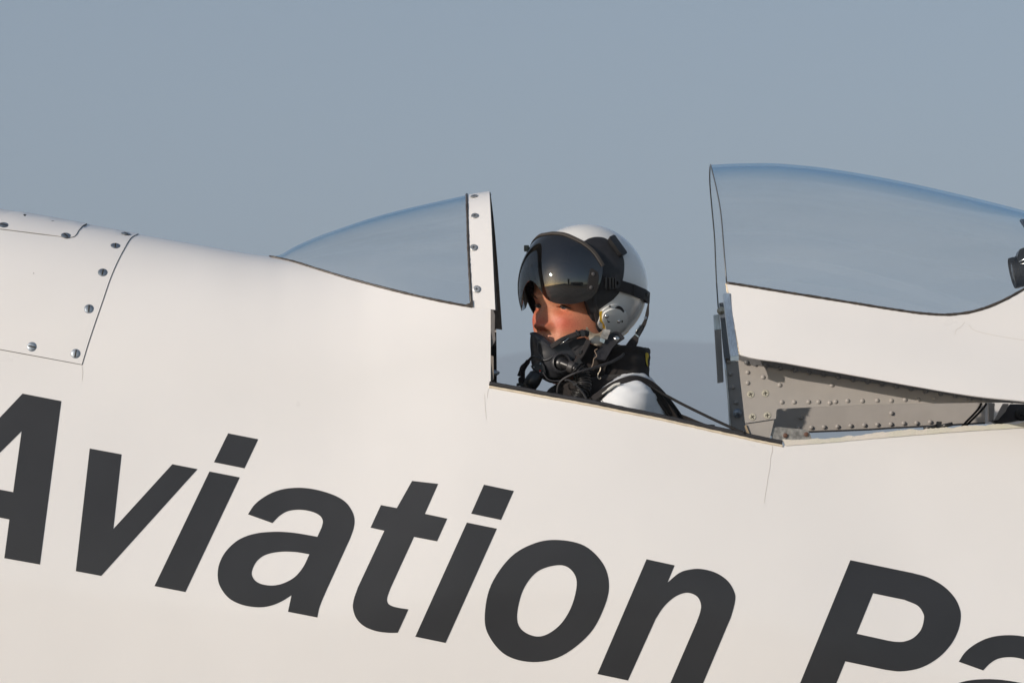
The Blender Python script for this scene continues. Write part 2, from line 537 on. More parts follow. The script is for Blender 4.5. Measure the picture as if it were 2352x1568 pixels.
def hill(name, y0, prof, depth, amp, seed):
    """a ridge whose skyline height follows prof(x)"""
    r = np.random.default_rng(seed)
    ph = r.uniform(0, 6.28, 12)
    xs = np.linspace(prof[0][0], prof[-1][0], 220); V, F = [], []
    pf = pchip(prof)
    rows = [(-1.0, 0.0), (-.6, .22), (-.35, .55), (-.15, .84), (0, 1.0), (.25, .9), (.6, .5), (1.0, 0.0)]
    for x in xs:
        h = pf(x)
        for (d, k) in rows:
            w = sum(math.sin(x/amp*(1.3**i)*.9+ph[i]+d*3)/(1.3**i) for i in range(8))
            V.append((x + w*amp*.05, y0+d*depth, max(-2.0, h*k+(w*amp*.035*k))))
    F = grid_faces(len(xs), len(rows))
    return link(name, recalc(mesh(V, F)), 'hillmat', kind='structure')

HY = 5200.0
def hz(px, py):
    p = P(px, py, HY); return (p.x, p.z)
hill('hill', HY, [(-7000, 120), (-2500, 250), hz(300, 960), hz(900, 862), hz(1150, 820), hz(1330, 800), hz(1500, 791), hz(1650, 797), hz(2000, 812), (2600, 380), (7000, 160)], 1500, 260, 3)

hz_me = box((0, 4500, 299), (19000, 10400, 600))
hm = bpy.data.materials.new('pale haze'); hm.use_nodes = True
hm.node_tree.nodes.clear()
ho = hm.node_tree.nodes.new('ShaderNodeOutputMaterial'); hv = hm.node_tree.nodes.new('ShaderNodeVolumePrincipled')
hv.inputs['Color'].default_value = (.655, .765, .90, 1); hv.inputs['Density'].default_value = 0.00043; hv.inputs['Anisotropy'].default_value = -0.05
hm.node_tree.links.new(hv.outputs[0], ho.inputs['Volume'])
haze = link('haze', hz_me, hm, kind='stuff', smooth=False)
haze.location.z = 0

# far behind the camera: seen only as mirror images in the visor
def azp(az, d): return Vector((-math.sin(R(az))*d, -8-math.cos(R(az))*d, 0))
tw = root('control_tower', 'dark silhouette of a control tower mirrored in the pilot\'s visor', 'control tower', azp(13, 125))
def tbox(name, c, size, mat, parent): return link(name, box(Vector(c), size, None, .03), mat, parent, smooth=False)
tbox('shaft', (0, 0, 9), (6, 6, 18), 'render', tw); tbox('gallery', (0, 0, 18.2), (9.5, 9.5, .5), 'render', tw)
cab = tbox('cab', (0, 0, 20.2), (7.2, 7.2, 3.4), 'darkglass', tw); tbox('roof', (0, 0, 22.3), (8.6, 8.6, .6), 'roofing', tw)
link('mast', tube([Vector((0, 0, 22.4)), Vector((0, 0, 26))], .12, 8), 'roofing', tw)
for k in range(4): tbox('mullion', (3.62*(-1 if k % 2 else 1), 3.62*(-1 if k > 1 else 1), 20.2), (.3, .3, 3.4), 'render', cab)
hg = root('hangar', 'low dark hangar beside the control tower mirrored in the pilot\'s visor', 'hangar', azp(-2, 120))
tbox('wall', (0, 0, 4.5), (44, 26, 9), 'render', hg)
link('roof', mesh([(-23, 13.5, 9), (23, 13.5, 9), (23, 0, 12), (-23, 0, 12), (-23, -13.5, 9), (23, -13.5, 9)], [(0, 1, 2, 3), (3, 2, 5, 4), (0, 3, 4), (1, 5, 2)]), 'roofing', hg, smooth=False)
dr = tbox('door', (0, 13.05, 3.6), (26, .2, 7.2), 'roofing', hg)
for k in range(6): tbox('door_panel', (-10.8+4.3*k, 13.2, 3.6), (4.1, .12, 7.0), 'roofing', dr)
hill('hill', -560, [(-700, 6), (-420, 16), (-230, 26), (-100, 14), (60, 10), (300, 18), (700, 8)], 70, 40, 9)

# ------------------------------------------------------------------ the aeroplane: shared surfaces
plane = root('airplane', 'white propeller aircraft with canopy slid open and big black lettering on its side', 'airplane')

T_f = pchip([(-400, 430), (0, 481), (150, 507), (310, 536), (460, 562.5), (600, 586), (660, 592), (730, 593), (820, 586), (900, 566), (1085, 520), (1300, 510), (1795, 640), (2100, 790), (2352, 870), (2800, 950)])
W_f = pchip([(-400, .236), (800, .222), (1700, .222), (2800, .21)])
def F_f(x, y):
    t = (y - T_f(x)) / 285.0
    W = W_f(x)
    if t <= 0: return 0.0
    c = math.sqrt(max(0, 1-(1-min(t, 1))**2))
    w = W*c + 0.085*sstep((y-T_f(x)-120)/760.0)
    if y > 1350: w *= math.sqrt(max(0, 1-((y-1350)/1000.0)**2))
    return -w
S_f = field(F_f)

L_w = pchip([(618.8, 589.7), (661.5, 598), (725, 617), (798, 639), (871.5, 658.8), (944.7, 677), (1018, 693), (1085, 705), (1140, 712)])
T_w = pchip([(618.8, 589.4), (637, 587), (676, 567), (725, 545), (786, 523), (847, 502.5), (908, 485.4), (969, 470.8), (1030, 457.4), (1075, 447.5), (1124, 439), (1140, 437)])
def F_w(x, y):
    L, T = L_w(x), T_w(x)
    t = min(1, max(0, (y-T)/max(1, L-T)))
    return F_f(x, L)*math.sqrt(1-(1-.72*t)**2)/.96
S_w = field(F_w)
sill_hi = pchip([(1127, 877), (1177, 885), (1280, 905), (1363, 919), (1426, 933), (1521, 953), (1562, 963), (1624, 975), (1701, 992), (1796, 1012)])
sill = pchip([(1127, 888), (1177, 897), (1280, 916), (1363, 931), (1426, 944), (1521, 963), (1562, 972), (1624, 986), (1701, 1003), (1760, 1016), (1797, 1023)])
aft_lo = pchip([(1797, 1023), (1870, 1018), (1998, 1007), (2140, 995), (2235, 988), (2352, 981), (2800, 950)])

def skin_patch(x0, x1, top, nx, ny, ybot=2345.0, power=1.0):
    V, N = [], []
    for i in range(nx):
        x = x0+(x1-x0)*i/(nx-1)
        for j in range(ny):
            k = (j/(ny-1)); y = top(x)+(ybot-top(x))*k**power
            p, n = S_f(x, y); V.append(p); N.append(n)
    return V, N, grid_faces(nx, ny)

def fuselage_side():
    V, N, F = [], [], []
    for (x0, x1, top, nx, ny, pw) in ((-420, 618.8, lambda x: T_f(x)+.05, 90, 90, 2.0), (618.8, 1127, lambda x: L_w(x), 60, 90, 1.6), (1127, 1797, lambda x: sill(x), 70, 60, 1.2), (1797, 2800, lambda x: aft_lo(x), 80, 60, 1.4)):
        v, n, f = skin_patch(x0, x1, top, nx, ny, power=pw)
        o = len(V); V += v; N += n; F += [tuple(o+i for i in q) for q in f]
    return V, N, F
V, N, F = fuselage_side()
me = mesh(V, F, N); link('fuselage', me, 'paint', plane)
Vm = [Vector((v.x, -v.y, v.z)) for v in V]; Nm = [Vector((n.x, -n.y, n.z)) for n in N]
me = mesh(Vm, [f[::-1] for f in F], Nm); link('fuselage_far_side', me, 'paint', plane)

# dark lining inside the cockpit
def lining(sign):
    V, N = [], []
    F = []
    for (x0, x1, top, nx) in ((640, 1127, lambda x: L_w(x)+6, 24), (1127.5, 1797, lambda x: sill(x)-1, 40), (1797, 2700, lambda x: aft_lo(x)+2, 24)):
        o = len(V); ny = 30
        for i in range(nx):
            x = x0+(x1-x0)*i/(nx-1)
            for j in range(ny):
                y = top(x)+(1500-top(x))*j/(ny-1)
                p, n = S_f(x, y); q = p - n*.006
                V.append((q.x, q.y*sign, q.z))
        F += [tuple(o+i for i in q) for q in grid_faces(nx, ny)]
    return mesh(V, F)
link('cockpit_lining', join([lining(1), lining(-1)]), 'carbon', plane)
# floor and bulkheads so that the tub is closed
fl = []
for (x0, y0, x1, y1) in ((600, 1330, 2700, 1480),):
    a, b = P(x0, y0, 0), P(x1, y1, 0)
    fl.append(mesh([(a.x, -.2, a.z), (b.x, -.2, b.z), (b.x, .2, b.z), (a.x, .2, a.z)], [(0, 1, 2, 3)]))
link('cockpit_floor', fl[0], 'interior', plane, smooth=False)

def seat():
    b0, b1 = P(1500, 990, 0), P(1545, 1330, 0)
    back = ribbon([b0 + Vector((.11, 0, 0)), (b0+b1)/2 + Vector((.09, 0, 0)), b1 + Vector((.05, 0, 0))], .40, .05, (-1, 0, .1))
    pan = ribbon([b1 + Vector((.05, 0, 0)), b1 + Vector((-.2, 0, -.01)), b1 + Vector((-.42, 0, .05))], .40, .05, (0, 0, 1))
    s = link('seat', back, 'leather', plane); link('seat_cushion', pan, 'leather', s)
seat()

# ------------------------------------------------------------------ cowling panel and hatch
seam = smooth_curve([(318, 537.5), (300, 548), (284, 574), (268, 605), (252, 643), (236, 690), (218, 742), (202, 790), (188, 837)], 6)
def cowl_loop(grow=0.0):
    r = [(float(x)+grow, float(y)) for x, y in seam]
    r[0] = (r[0][0], T_f(r[0][0])+.4)
    r[-1] = (r[-1][0], r[-1][1]+grow)
    bottom = [(100, 820.5+grow), (0, 802+grow), (-300, 747+grow)]
    top = [(x, T_f(x)+.4) for x in range(-300, 311, 20)]
    return r + bottom + top
me = plate([cowl_loop(1.2)], S_f, .0005, .0, 16); link('panel_gap', me, 'gap', plane)
cowl = link('cowling_panel', plate([cowl_loop(0)], S_f, .0022, .0018, 12), 'panel', plane)
hatch_edge = smooth_curve([(199, 516.4), (190, 521), (181, 531), (174, 542), (168, 546.5), (158, 548)], 5)
def hatch_loop(g=0.0):
    r = [(float(x)+g, float(y)+g*.4) for x, y in hatch_edge]; r[0] = (r[0][0], T_f(r[0][0])+.3)
    left = smooth_curve([(-8, 527), (-2, 512), (8, 500), (22, 491), (48, 489.3)], 5)
    return r + [(100, 540.5+g), (0, 528+g)] + [(float(x)-g*.6, float(y)) for x, y in left] + [(x, T_f(x)+.3) for x in range(60, 191, 10)]
S_c = lambda x, y: (lambda q: (q[0]+q[1]*.0022, q[1]))(S_f(x, y))
link('hatch_gap', plate([hatch_loop(.9)], S_c, .0004, 0, 14), 'gap', plane)
link('access_hatch', plate([hatch_loop(0)], S_c, .0018, .0014, 10), 'panel', plane)

def slotted_screw_mesh(r=.0098, m1='steel', m2='slot'):
    bm = bmesh.new()
    me0 = lathe([(r*1.12, -.0004), (r*1.12, .0002), (r, .0003), (r, .0009), (r*.95, .0012), (r*.2, .00125)], (0, 0, 0), (0, 0, 1), 24)
    me1 = box((0, 0, .0012), (r*.30, r*1.75, .0008))
    me = join([me0, me1]); sharpen(me, 40)
    me.materials.append(M[m1]); me.materials.append(M[m2])
    k = len(me0.polygons)
    for i, p in enumerate(me.polygons): p.material_index = 1 if i >= k or i < 24 else 0
    return me
SCREW = slotted_screw_mesh()
for (x, y, s) in ((265, 566, -.1), (236, 627, -.15), (204.5, 710, -.05), (174, 812.5, -.15), (73.5, 796.5, 1.35), (289, 538.6, .2)):
    p, n = S_f(x, y); at_normal(SCREW, 'screw', p+n*.0022, n, cowl, s)
hatch_o = bpy.data.objects['access_hatch']
for (x, y, s) in ((151, 544, .5), (8, 520, 1.1)):
    p, n = S_f(x, y); at_normal(SCREW, 'screw', p+n*.004, n, hatch_o, s)

# ------------------------------------------------------------------ lettering
LET = {}
A_o = zA([(115, 94), (312, 132), (203, 963), (22, 931), (48, 734), (-270, 672), (-400, 856), (-575, 820)])
A_i = zA([(110, 285), (67, 595), (-160, 552)])
v_o = zA([(457, 373), (619, 403), (577, 783), (878, 453), (1006, 478), (515, 1021), (386, 997)])
i_s = zA([(1067, 490), (1221, 520), (944, 1103), (787, 1073)]); i_d = zA([(1162, 296), (1315, 326), (1245, 474), (1090, 443)])
def arc(pts, n=5): return [tuple(map(float, p)) for p in smooth_curve(pts, n)]
a_o = arc([(569.5, 1180.5), (586, 1157), (613, 1137), (645, 1124), (685, 1119.5), (726, 1124), (767, 1136.5), (793, 1152), (808, 1172), (814, 1192), (812, 1213), (804, 1236)])
a_o += arc([(750, 1354), (740, 1377), (733, 1396), (728.5, 1417)])
a_o += [(661.5, 1404)] + arc([(669.5, 1366), (645, 1381), (618, 1391), (590, 1393.5), (556, 1388), (526, 1373), (506, 1347), (500, 1322), (504, 1293), (520, 1264), (548, 1239), (585, 1225), (630, 1220.5), (676, 1223), (729, 1232)])
a_o += arc([(739, 1210), (741.5, 1196), (735, 1184), (718, 1175), (690, 1170), (662, 1173), (642, 1184), (625.5, 1200.5)])
a_i = zA(arc([(1576, 911), (1500, 899), (1420, 899), (1350, 915), (1305, 950), (1282, 1003), (1295, 1040), (1330, 1062), (1385, 1070), (1440, 1060), (1500, 1028), (1545, 975), (1576, 911)])[:-1])
t_o = zB([(530, 338), (688, 356), (607, 538), (743, 567), (681, 705), (541, 678)] + arc([(400, 985), (380, 1040), (378, 1070), (395, 1092), (440, 1107), (507, 1118)]) + arc([(442, 1260), (385, 1260), (310, 1250), (240, 1222), (192, 1175), (170, 1112), (176, 1055), (200, 985)]) + [(361, 641), (277, 622), (340, 485), (437, 503)])
i2_s = zB([(863, 591), (1045, 628), (733, 1322), (549, 1284)]); i2_d = zB([(967, 361), (1148, 399), (1070, 575), (889, 537)])
o_o = zB([tuple(map(float, p)) for p in smooth_curve([(1425, 697), (1580, 733), (1690, 840), (1727, 965), (1700, 1100), (1610, 1265), (1440, 1400), (1265, 1438), (1100, 1396), (995, 1275), (972, 1150), (1010, 970), (1130, 800), (1280, 715)], 6, True)])
o_i = zB([tuple(map(float, p)) for p in smooth_curve([(1412, 850), (1490, 872), (1531, 950), (1505, 1085), (1440, 1200), (1350, 1270), (1270, 1280), (1190, 1235), (1168, 1150), (1205, 1000), (1290, 890)], 6, True)])
n_o = [(1485, 1283.5), (1549.3, 1297.5), (1533, 1337)] + arc([(1533, 1337), (1560, 1315), (1585, 1307), (1612, 1306), (1645, 1315), (1672, 1334), (1687, 1360), (1688, 1380), (1680, 1412), (1672, 1432)])[1:] + [(1596, 1612), (1527, 1597)] + arc([(1600, 1428), (1608, 1405), (1610, 1388), (1603, 1371), (1588, 1362), (1571, 1361), (1548, 1371), (1524, 1393), (1506, 1420)]) + [(1442, 1561.5), (1372, 1546.7)]
P_o = zC([(1017, 854)] + arc([(1380, 929), (1470, 955), (1555, 1003), (1617, 1065), (1650, 1130), (1657, 1190), (1640, 1268), (1595, 1350), (1520, 1425), (1420, 1479), (1310, 1498), (1220, 1489)]) + [(987, 1440), (861, 1750), (650, 1707), (725, 1568)])
P_i = zC([(1148, 1046)] + arc([(1330, 1084), (1405, 1116), (1438, 1158), (1444, 1195), (1427, 1256), (1383, 1304), (1330, 1325), (1285, 1327), (1240, 1321)]) + [(1053, 1280)])
sh = lambda L: [(x+1632.3, y+338) for x, y in L]
for loops, lab in (([A_o, A_i], 'A'), ([v_o], 'v'), ([i_s, i_d], 'first i'), ([a_o, a_i], 'first a'), ([t_o], 't'), ([i2_s, i2_d], 'second i'), ([o_o, o_i], 'o'), ([n_o], 'n'), ([P_o, P_i], 'P'), ([sh(a_o), sh(a_i)], 'second a')):
    link('letter', plate(loops, S_f, .0008, .0006, 22), 'vinyl', plane)

# hairline paint cracks
for pts in ([(188, 840), (190, 855), (188.5, 874)], [(1127, 888), (1121, 896), (1119, 914)], [(1113, 905), (1114, 930), (1117, 962)], [(1774, 1023), (1774, 1038)], [(1774, 1036), (1770, 1050), (1768, 1075), (1764, 1095), (1762, 1110), (1757, 1140), (1755.6, 1155)]):
    link('paint_crack', strip_surf(smooth_curve(pts, 4), S_f, .75, .0006, 0, 8), material('crack grey', (.64, .60, .55), .8), plane)
link('paint_chip', plate([[(45.4+1.2*math.cos(a), 628.8+1.2*math.sin(a)) for a in np.linspace(0, 6.28, 9)[:-1]]] if False else [[(77.5+1.1*math.cos(a), 629+1.1*math.sin(a)) for a in np.linspace(0, 6.28, 9)[:-1]]], S_f, .0026, 0, 3), 'gap', cowl)

# ------------------------------------------------------------------ windscreen
def shell(cols, rows, fpt, thick):
    """two-sided glass shell: fpt(i, j) -> (point, normal) on the near half, row 0 on the centre line"""
    near = [[fpt(i, j) for j in range(rows)] for i in range(cols)]
    V, idx = [], {}
    nj = 2*rows-1
    outer, inner = [], []
    for i in range(cols):
        for j in range(nj):
            jj = abs(j-(rows-1))
            p, n = near[i][jj]
            s = 1 if j >= rows-1 else -1
            if jj == 0: n = Vector((n.x, 0, n.z)).normalized() if abs(n.z) > .1 else Vector((0, 0, 1))
            p = Vector((p.x, p.y*s if jj else 0.0, p.z)); n = Vector((n.x, n.y*s, n.z))
            outer.append(p); inner.append(p-n*thick)
    k = len(outer)
    F = grid_faces(cols, nj) + [tuple(k+q for q in f[::-1]) for f in grid_faces(cols, nj)]
    rim = [(i*nj, (i+1)*nj) for i in range(cols-1)] + [((i+1)*nj+nj-1, i*nj+nj-1) for i in range(cols-1)] + [(j+1, j) for j in range(nj-1)] + [((cols-1)*nj+j, (cols-1)*nj+j+1) for j in range(nj-1)]
    F += [(a, b, k+b, k+a) for a, b in rim]
    me = mesh(outer+inner, F)
    return sharpen(recalc(me), 50)

fr_l = pchip([(0, 1074.6), (.44, 1077.8), (.82, 1082.7), (1, 1085)])
def wpt(i, j, cols=46, rows=26):
    s = (i/(cols-1)); s = s**1.0
    t = (j/(rows-1))**2
    x = 622 + (fr_l(t) - 622)*s
    y = T_w(x)+(L_w(x)-T_w(x))*t
    return S_w(x, y)
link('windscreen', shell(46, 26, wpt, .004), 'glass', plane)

def hoop(xl, xr, cols, rows, off, thick, ybot=None):
    def f(i, j):
        t = (j/(rows-1))**2
        x = xl(t)+(xr(t)-xl(t))*i/(cols-1)
        y = T_w(x)+((L_w(x) if ybot is None else ybot)-T_w(x))*t
        p, n = S_w(x, y)
        return p+n*off, n
    return shell(cols, rows, f, thick)
fr_r = pchip([(0, 1124), (.26, 1128), (.62, 1132.7), (1, 1137.6)])
wf = link('windscreen_frame', hoop(fr_l, fr_r, 5, 40, .0004, .003), 'paint', plane)
link('frame_liner', hoop(lambda t: fr_l(t)-2, lambda t: fr_r(t)+1.5+2*t, 5, 40, -.0022, .006), 'carbon', plane)
# dark sealant round the glass
def bead(path, surf, r, seg=8, jit=.14, lift=0.0):
    pts = []
    for x, y in path:
        p, n = surf(x, y); pts.append(p+n*lift)
    rr = [r*(1+jit*random.uniform(-1, 1)) for _ in pts]
    return tube(pts, rr, seg)
ws = link('windscreen_sealant', bead([(x, L_w(x)-.5) for x in np.linspace(620, 1083, 110)], S_w, .0030, lift=.0005), 'sealant', plane)
link('sealant_bead', bead([(fr_l(t)-2.5, T_w(1075)+(L_w(1080)-T_w(1075))*t) for t in np.linspace(0.0, 1, 70)], S_w, .0030, lift=.0005), 'sealant', ws)
link('sealant_corner', plate([z1_ if False else [(1070, 700), (1079, 697), (1086, 690), (1086.5, 705.5), (1076, 705)]], S_w, .004, .005, 4), 'sealant', ws)

def cross_screw_mesh(r=.0062, washer=0.0, m1='brass'):
    parts = []
    if washer: parts.append(lathe([(washer, -.0004), (washer, .0010), (washer*.92, .0015), (r*1.05, .0015)], (0, 0, 0), (0, 0, 1), 24))
    parts.append(lathe([(r, .0), (r, .0009), (r*.93, .0014), (r*.1, .0015)], (0, 0, 0), (0, 0, 1), 20))
    k = [len(p.polygons) for p in parts]
    parts.append(box((0, 0, .0014), (r*.26, r*1.2, .0007))); parts.append(box((0, 0, .00135), (r*1.2, r*.26, .0007)))
    me = join(parts); sharpen(me, 40)
    me.materials.append(M[m1]); me.materials.append(M['slot']); me.materials.append(M['washer'])
    for i, p in enumerate(me.polygons):
        p.material_index = 1 if i >= sum(k) else (2 if washer and i < k[0] else 0)
    return me
CSCREW = cross_screw_mesh(.0055, .0082)
PSCREW = cross_screw_mesh(.0078, 0, 'brass')
for (x, y, s) in ((1089, 452.5, .3), (1090.4, 497, .6), (1088, 569.5, .2), (1095, 664.5, .1)):
    p, n = S_w(x, y); at_normal(CSCREW, 'screw', p+n*.002, n, wf, s)

# post under the frame, where the canopy latches
link('latch_post', plate([[(1127, 713), (1133, 712), (1136.5, 722), (1136, 760), (1138, 780), (1133, 791), (1128, 795)]], planeY(-.225), 0, .012, 8, True), material('grey sealant', (.16, .15, .145), .6, bump=.5, bscale=200), plane)
link('latch_plate', plate([[(1127.5, 816), (1133.5, 818), (1134, 872), (1128, 874)]], planeY(-.235), 0, .01, 10, True), material('tan plate', (.22, .19, .16), .5), plane)
lp = P(1122, 858, -.16)
link('latch_pin', lathe([(.0, 0), (.008, .004), (.008, .014), (.003, .024), (.0, .026)], lp, (1, 0, .1), 12, False), 'steel', plane)

# ------------------------------------------------------------------ cockpit rim
def sweep_px(path, surf, w_px, thick, lift=0.0):
    """rounded strip following a traced line; returns a closed bar"""
    pts, nrm = [], []
    for x, y in path:
        p, n = surf(x, y); pts.append(p+n*lift); nrm.append(n)
    return ribbon(pts, w_px/1000.0, thick, nrm, .25)
xs = list(np.linspace(1124, 1797, 90))
def S_sill(x, y): return S_f(x, y)
rim = link('cockpit_rim', sweep_px([(x, (sill_hi(x)+sill(x))/2-1.5+.4*random.uniform(-1, 1)) for x in xs], S_sill, 9.5, .012, -.002), 'rubber', plane)
link('rim_edge', sweep_px([(x, sill(x)+.5+.35*random.uniform(-1, 1)) for x in xs], S_sill, 5.0, .006, .0005), 'cream', rim)
link('far_rim', mirror(sweep_px([(x, (sill_hi(x)+sill(x))/2) for x in xs], S_sill, 9.5, .012, -.002)), 'rubber', plane)

putty_top = pchip([(1797, 1010.5), (1870, 1008), (1950, 1001.6), (2045, 990), (2140, 983.6), (2235, 977), (2352, 971), (2800, 940)])
def putty_bead():
    up = [(x, putty_top(x)+1.6*math.sin(x*.13)*math.sin(x*.041)+random.uniform(-.9, .9)) for x in np.arange(1797, 2700, 4)]
    dn = [(x, aft_lo(x)+.8+random.uniform(-.35, .35)) for x in np.arange(2700, 1797, -8)]
    me = plate([up+dn], lambda x, y: (P(x, y, F_f(x, aft_lo(x)+3)), Vector((0, -1, 0))), .0015, .010, 5, True)
    return me
link('putty_edge', putty_bead(), 'putty', plane)

# ------------------------------------------------------------------ canopy, slid back
T_c = pchip([(1632, 378.3), (1700, 375), (1760, 374.4), (1850, 380.5), (1950, 394), (2050, 412), (2150, 433.5), (2250, 457), (2352, 483), (2500, 523), (2800, 610)])
L_c = pchip([(1640, 645.5), (1669, 649.5), (1800, 670.5), (1950, 694.5), (2060, 712), (2120, 720), (2170, 723), (2215, 719), (2260, 708), (2300, 692), (2352, 664), (2420, 622), (2500, 577), (2572, 546)])
B_c = pchip([(1690, 812), (1700, 815.5), (1800, 833), (1900, 851), (2000, 869), (2100, 887), (2200, 904), (2260, 912), (2352, 921), (2600, 950)])
def F_c(x, y):
    t = (y-T_c(x))/285.0
    if t <= 0: return 0.0
    return -(.272*math.sqrt(1-(1-min(1, t))**2) + .058*sstep((y-T_c(x)-260)/220.0))
S_cn = field(F_c)
front_off = pchip([(0, 0), (.19, 12.6), (.426, 24), (.687, 30), (1, 37)])
def cpt(i, j, cols=60, rows=34):
    s = i/(cols-1); t = (j/(rows-1))**2
    x = 1632+s*938+front_off(t)*(1-s)
    y = T_c(x)+(L_c(x)-T_c(x))*t
    return S_cn(x, max(y, T_c(x)+.01))
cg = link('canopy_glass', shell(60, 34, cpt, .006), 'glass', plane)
link('glass_front_edge', (lambda: tube([Vector((p.x, s*p.y, p.z)) for s, js in ((1, range(33, 0, -1)), (-1, range(0, 34))) for p in [cpt(0, j)[0] for j in js]], .0016, 8))(), material('polished acrylic edge', (.10, .11, .12), .3), cg)
cs = link('canopy_sealant', bead([(x, L_c(x)+.3) for x in np.linspace(1669, 2568, 150)], S_cn, .0032, jit=.12, lift=.0012), 'sealant', plane)
link('far_sealant', mirror(bead([(x, L_c(x)+.3) for x in np.linspace(1669, 2568, 80)], S_cn, .0032, jit=.1)), 'sealant', cs)
fair_front = smooth_curve([(1669, 650.5), (1677, 690), (1686, 740), (1694, 785), (1699.5, 815)], 5)
fair_loop = [tuple(map(float, p)) for p in fair_front] + [(x, B_c(x)) for x in np.arange(1720, 2790, 20)] + [(2790, B_c(2790)), (2790, T_c(2790)+1)] + [(x, T_c(x)+1) for x in np.arange(2770, 2580, -20)] + [(x, L_c(x)+1.0) for x in np.arange(2566, 1675, -12)]
fair_me = plate([fair_loop], S_cn, .0015, .007, 14, True)
ff = link('canopy_fairing', fair_me, 'paint', plane)
link('far_fairing', mirror(fair_me), 'paint', plane)
link('frayed_edge', bead([tuple(map(float, p)) for p in smooth_curve([(1668, 651), (1675, 690), (1684, 740), (1692, 785), (1698, 815)], 9)], lambda x, y: (S_cn(x, y)[0]-S_cn(x, y)[1]*.002, S_cn(x, y)[1]), .0022, jit=.3), 'cream', ff)
link('paint_crack', strip_surf(smooth_curve([(2216, 740), (2206, 752), (2196, 758), (2193, 770)], 4), S_cn, .8, .002, 0, 6), material('crack grey', (.64, .60, .55), .8), ff)
link('paint_crack', strip_surf(smooth_curve([(2225, 747), (2240, 760), (2290, 772), (2352, 782)], 4), S_cn, .8, .002, 0, 6), material('crack grey', (.64, .60, .55), .8), ff)

# metal rail below the fairing
YP = -.233
pan_loop = [(1692, 812), (1696, 832)] + z6([(425, 1297), (686, 1258), (690, 1192), (697, 1180), (712, 1174)]) + [(1998, 929), (2140, 926), (2274, 924), (2360, 924.5), (2500, 926), (2500, 900), (2352, 900), (2100, 870), (1900, 834)]
side = link('canopy_rail', plate([pan_loop], planeY(YP), 0, .003, 20, True), 'grey', plane)
lip_loop = [(1694, 806), (1697, 826)] + z6([(510, 815), (525, 802), (1483, 953)]) + z7([(1000, 805), (1700, 925), (2111, 945), (2500, 970)]) + [(2426, 905), (2200, 885), (1900, 832)]
lip = link('rail_flange', plate([lip_loop], planeY(YP-.004), 0, .003, 20, True), material('shaded grey primer', (.13, .13, .132), .45, var=.08, vscale=40), plane)  # the flange's outline and dark colour take in the fairing's shadow
foot = link('rail_foot', plate([z6([(428, 1304), (672, 1264), (650, 1360), (635, 1422), (450, 1392)])], planeY(YP+.004), 0, .004, 14, True), 'grey', plane)
link('foot_bracket', plate([z6([(422, 1318), (432, 1308), (462, 1385), (445, 1392)])], planeY(YP-.001), 0, .02, 10, True), material('yellowed metal', (.5, .38, .24), .4, metal=.5), plane)

def dome(r=.0051, h=.0033):
    return lathe([(r, -.0004), (r, .0004)] + [(r*.96*math.cos(a), .0004+h*math.sin(a)) for a in np.linspace(.1, 1.5, 5)], (0, 0, 0), (0, 0, 1), 14)
RIV = dome(); RIV.materials.append(M['grey']); RIV.shade_smooth()
RIVD = dome(.0056, .0040); RIVD.materials.append(bpy.data.materials['shaded grey primer']); RIVD.shade_smooth()
for (x, y) in z6([(447, 866), (447, 956), (578, 907), (719, 974), (1161, 974), (737, 1118), (841, 1118), (963, 1116), (1048, 1116), (1143, 1124), (1192, 1114), (1294, 1106), (1419, 1109)]) + z7([(162, 914), (341, 908), (511, 911), (677, 899), (838, 897), (1030, 880)]):
    at_normal(RIV, 'rivet', P(x, y, YP), (0, -1, 0), side)
for (x, y) in z6([(437, 782), (605, 812), (723, 830), (847, 848), (970, 866), (1092, 885), (1215, 906), (1338, 927), (1462, 946)]) + z7([(225, 682), (400, 712), (575, 742), (752, 765), (925, 797), (1107, 825), (1280, 850), (1460, 883), (1625, 885), (1965, 915)]):
    at_normal(RIVD, 'rivet', P(x, y, YP-.004), (0, -1, 0), lip)
for (x, y), s in zip(z6([(472, 1052), (596, 1043), (487, 1243), (613, 1230)]), (.5, .2, .6, .1)):
    at_normal(PSCREW, 'screw', P(x, y, YP), (0, -1, 0), side, s)

YF = .285
far_loop = [(1661, 800), (1666, 822), (1678, 986)] + [(1700, 1003), (1783, 1000)] + z6([(960, 1370), (1483, 1350)]) + z7([(500, 1240), (1000, 1215), (1640, 1180), (1640, 800)]) + [(1998, 860), (1700, 806)]
far = link('far_rail', plate([far_loop], planeY(YF), 0, .003, 25, True), 'grey', plane)
link('far_rail_lip', tube([P(x, y, YF-.004) for x, y in [(1783, 1000)]+z6([(960, 1370), (1483, 1350)])+z7([(500, 1240), (1000, 1215), (1640, 1180)])], .0022, 8), 'rubber', far)
link('far_rail_edge', tube([P(x, y, YF-.003) for x, y in [(1664, 815), (1667, 850), (1672, 905), (1677, 985), (1679, 1000)]], .0022, 8), 'alum', far)
for (x, y) in z6([(895, 1247), (985, 1333), (875, 1337), (1093, 1328), (1207, 1325), (1318, 1317), (1434, 1313), (287, 775), (303, 880), (326, 992), (349, 1121)]) + z7([(183, 1205), (340, 1198), (505, 1192), (660, 1183), (814, 1178), (978, 1167), (511, 1060)]):
    at_normal(RIV, 'rivet', P(x, y, YF-.003), (0, -1, 0), far)
nx, ny = z6([(360, 1211)])[0]
p = P(nx, ny, YF-.003)
link('bolt', join([lathe([(.011, 0), (.011, -.002)], p, (0, 1, 0), 18), lathe([(.0085, -.002), (.0085, -.007), (.006, -.008)], p, (0, 1, 0), 6), lathe([(.004, -.007), (.004, -.011)], p, (0, 1, 0), 10)]), 'steel', far)

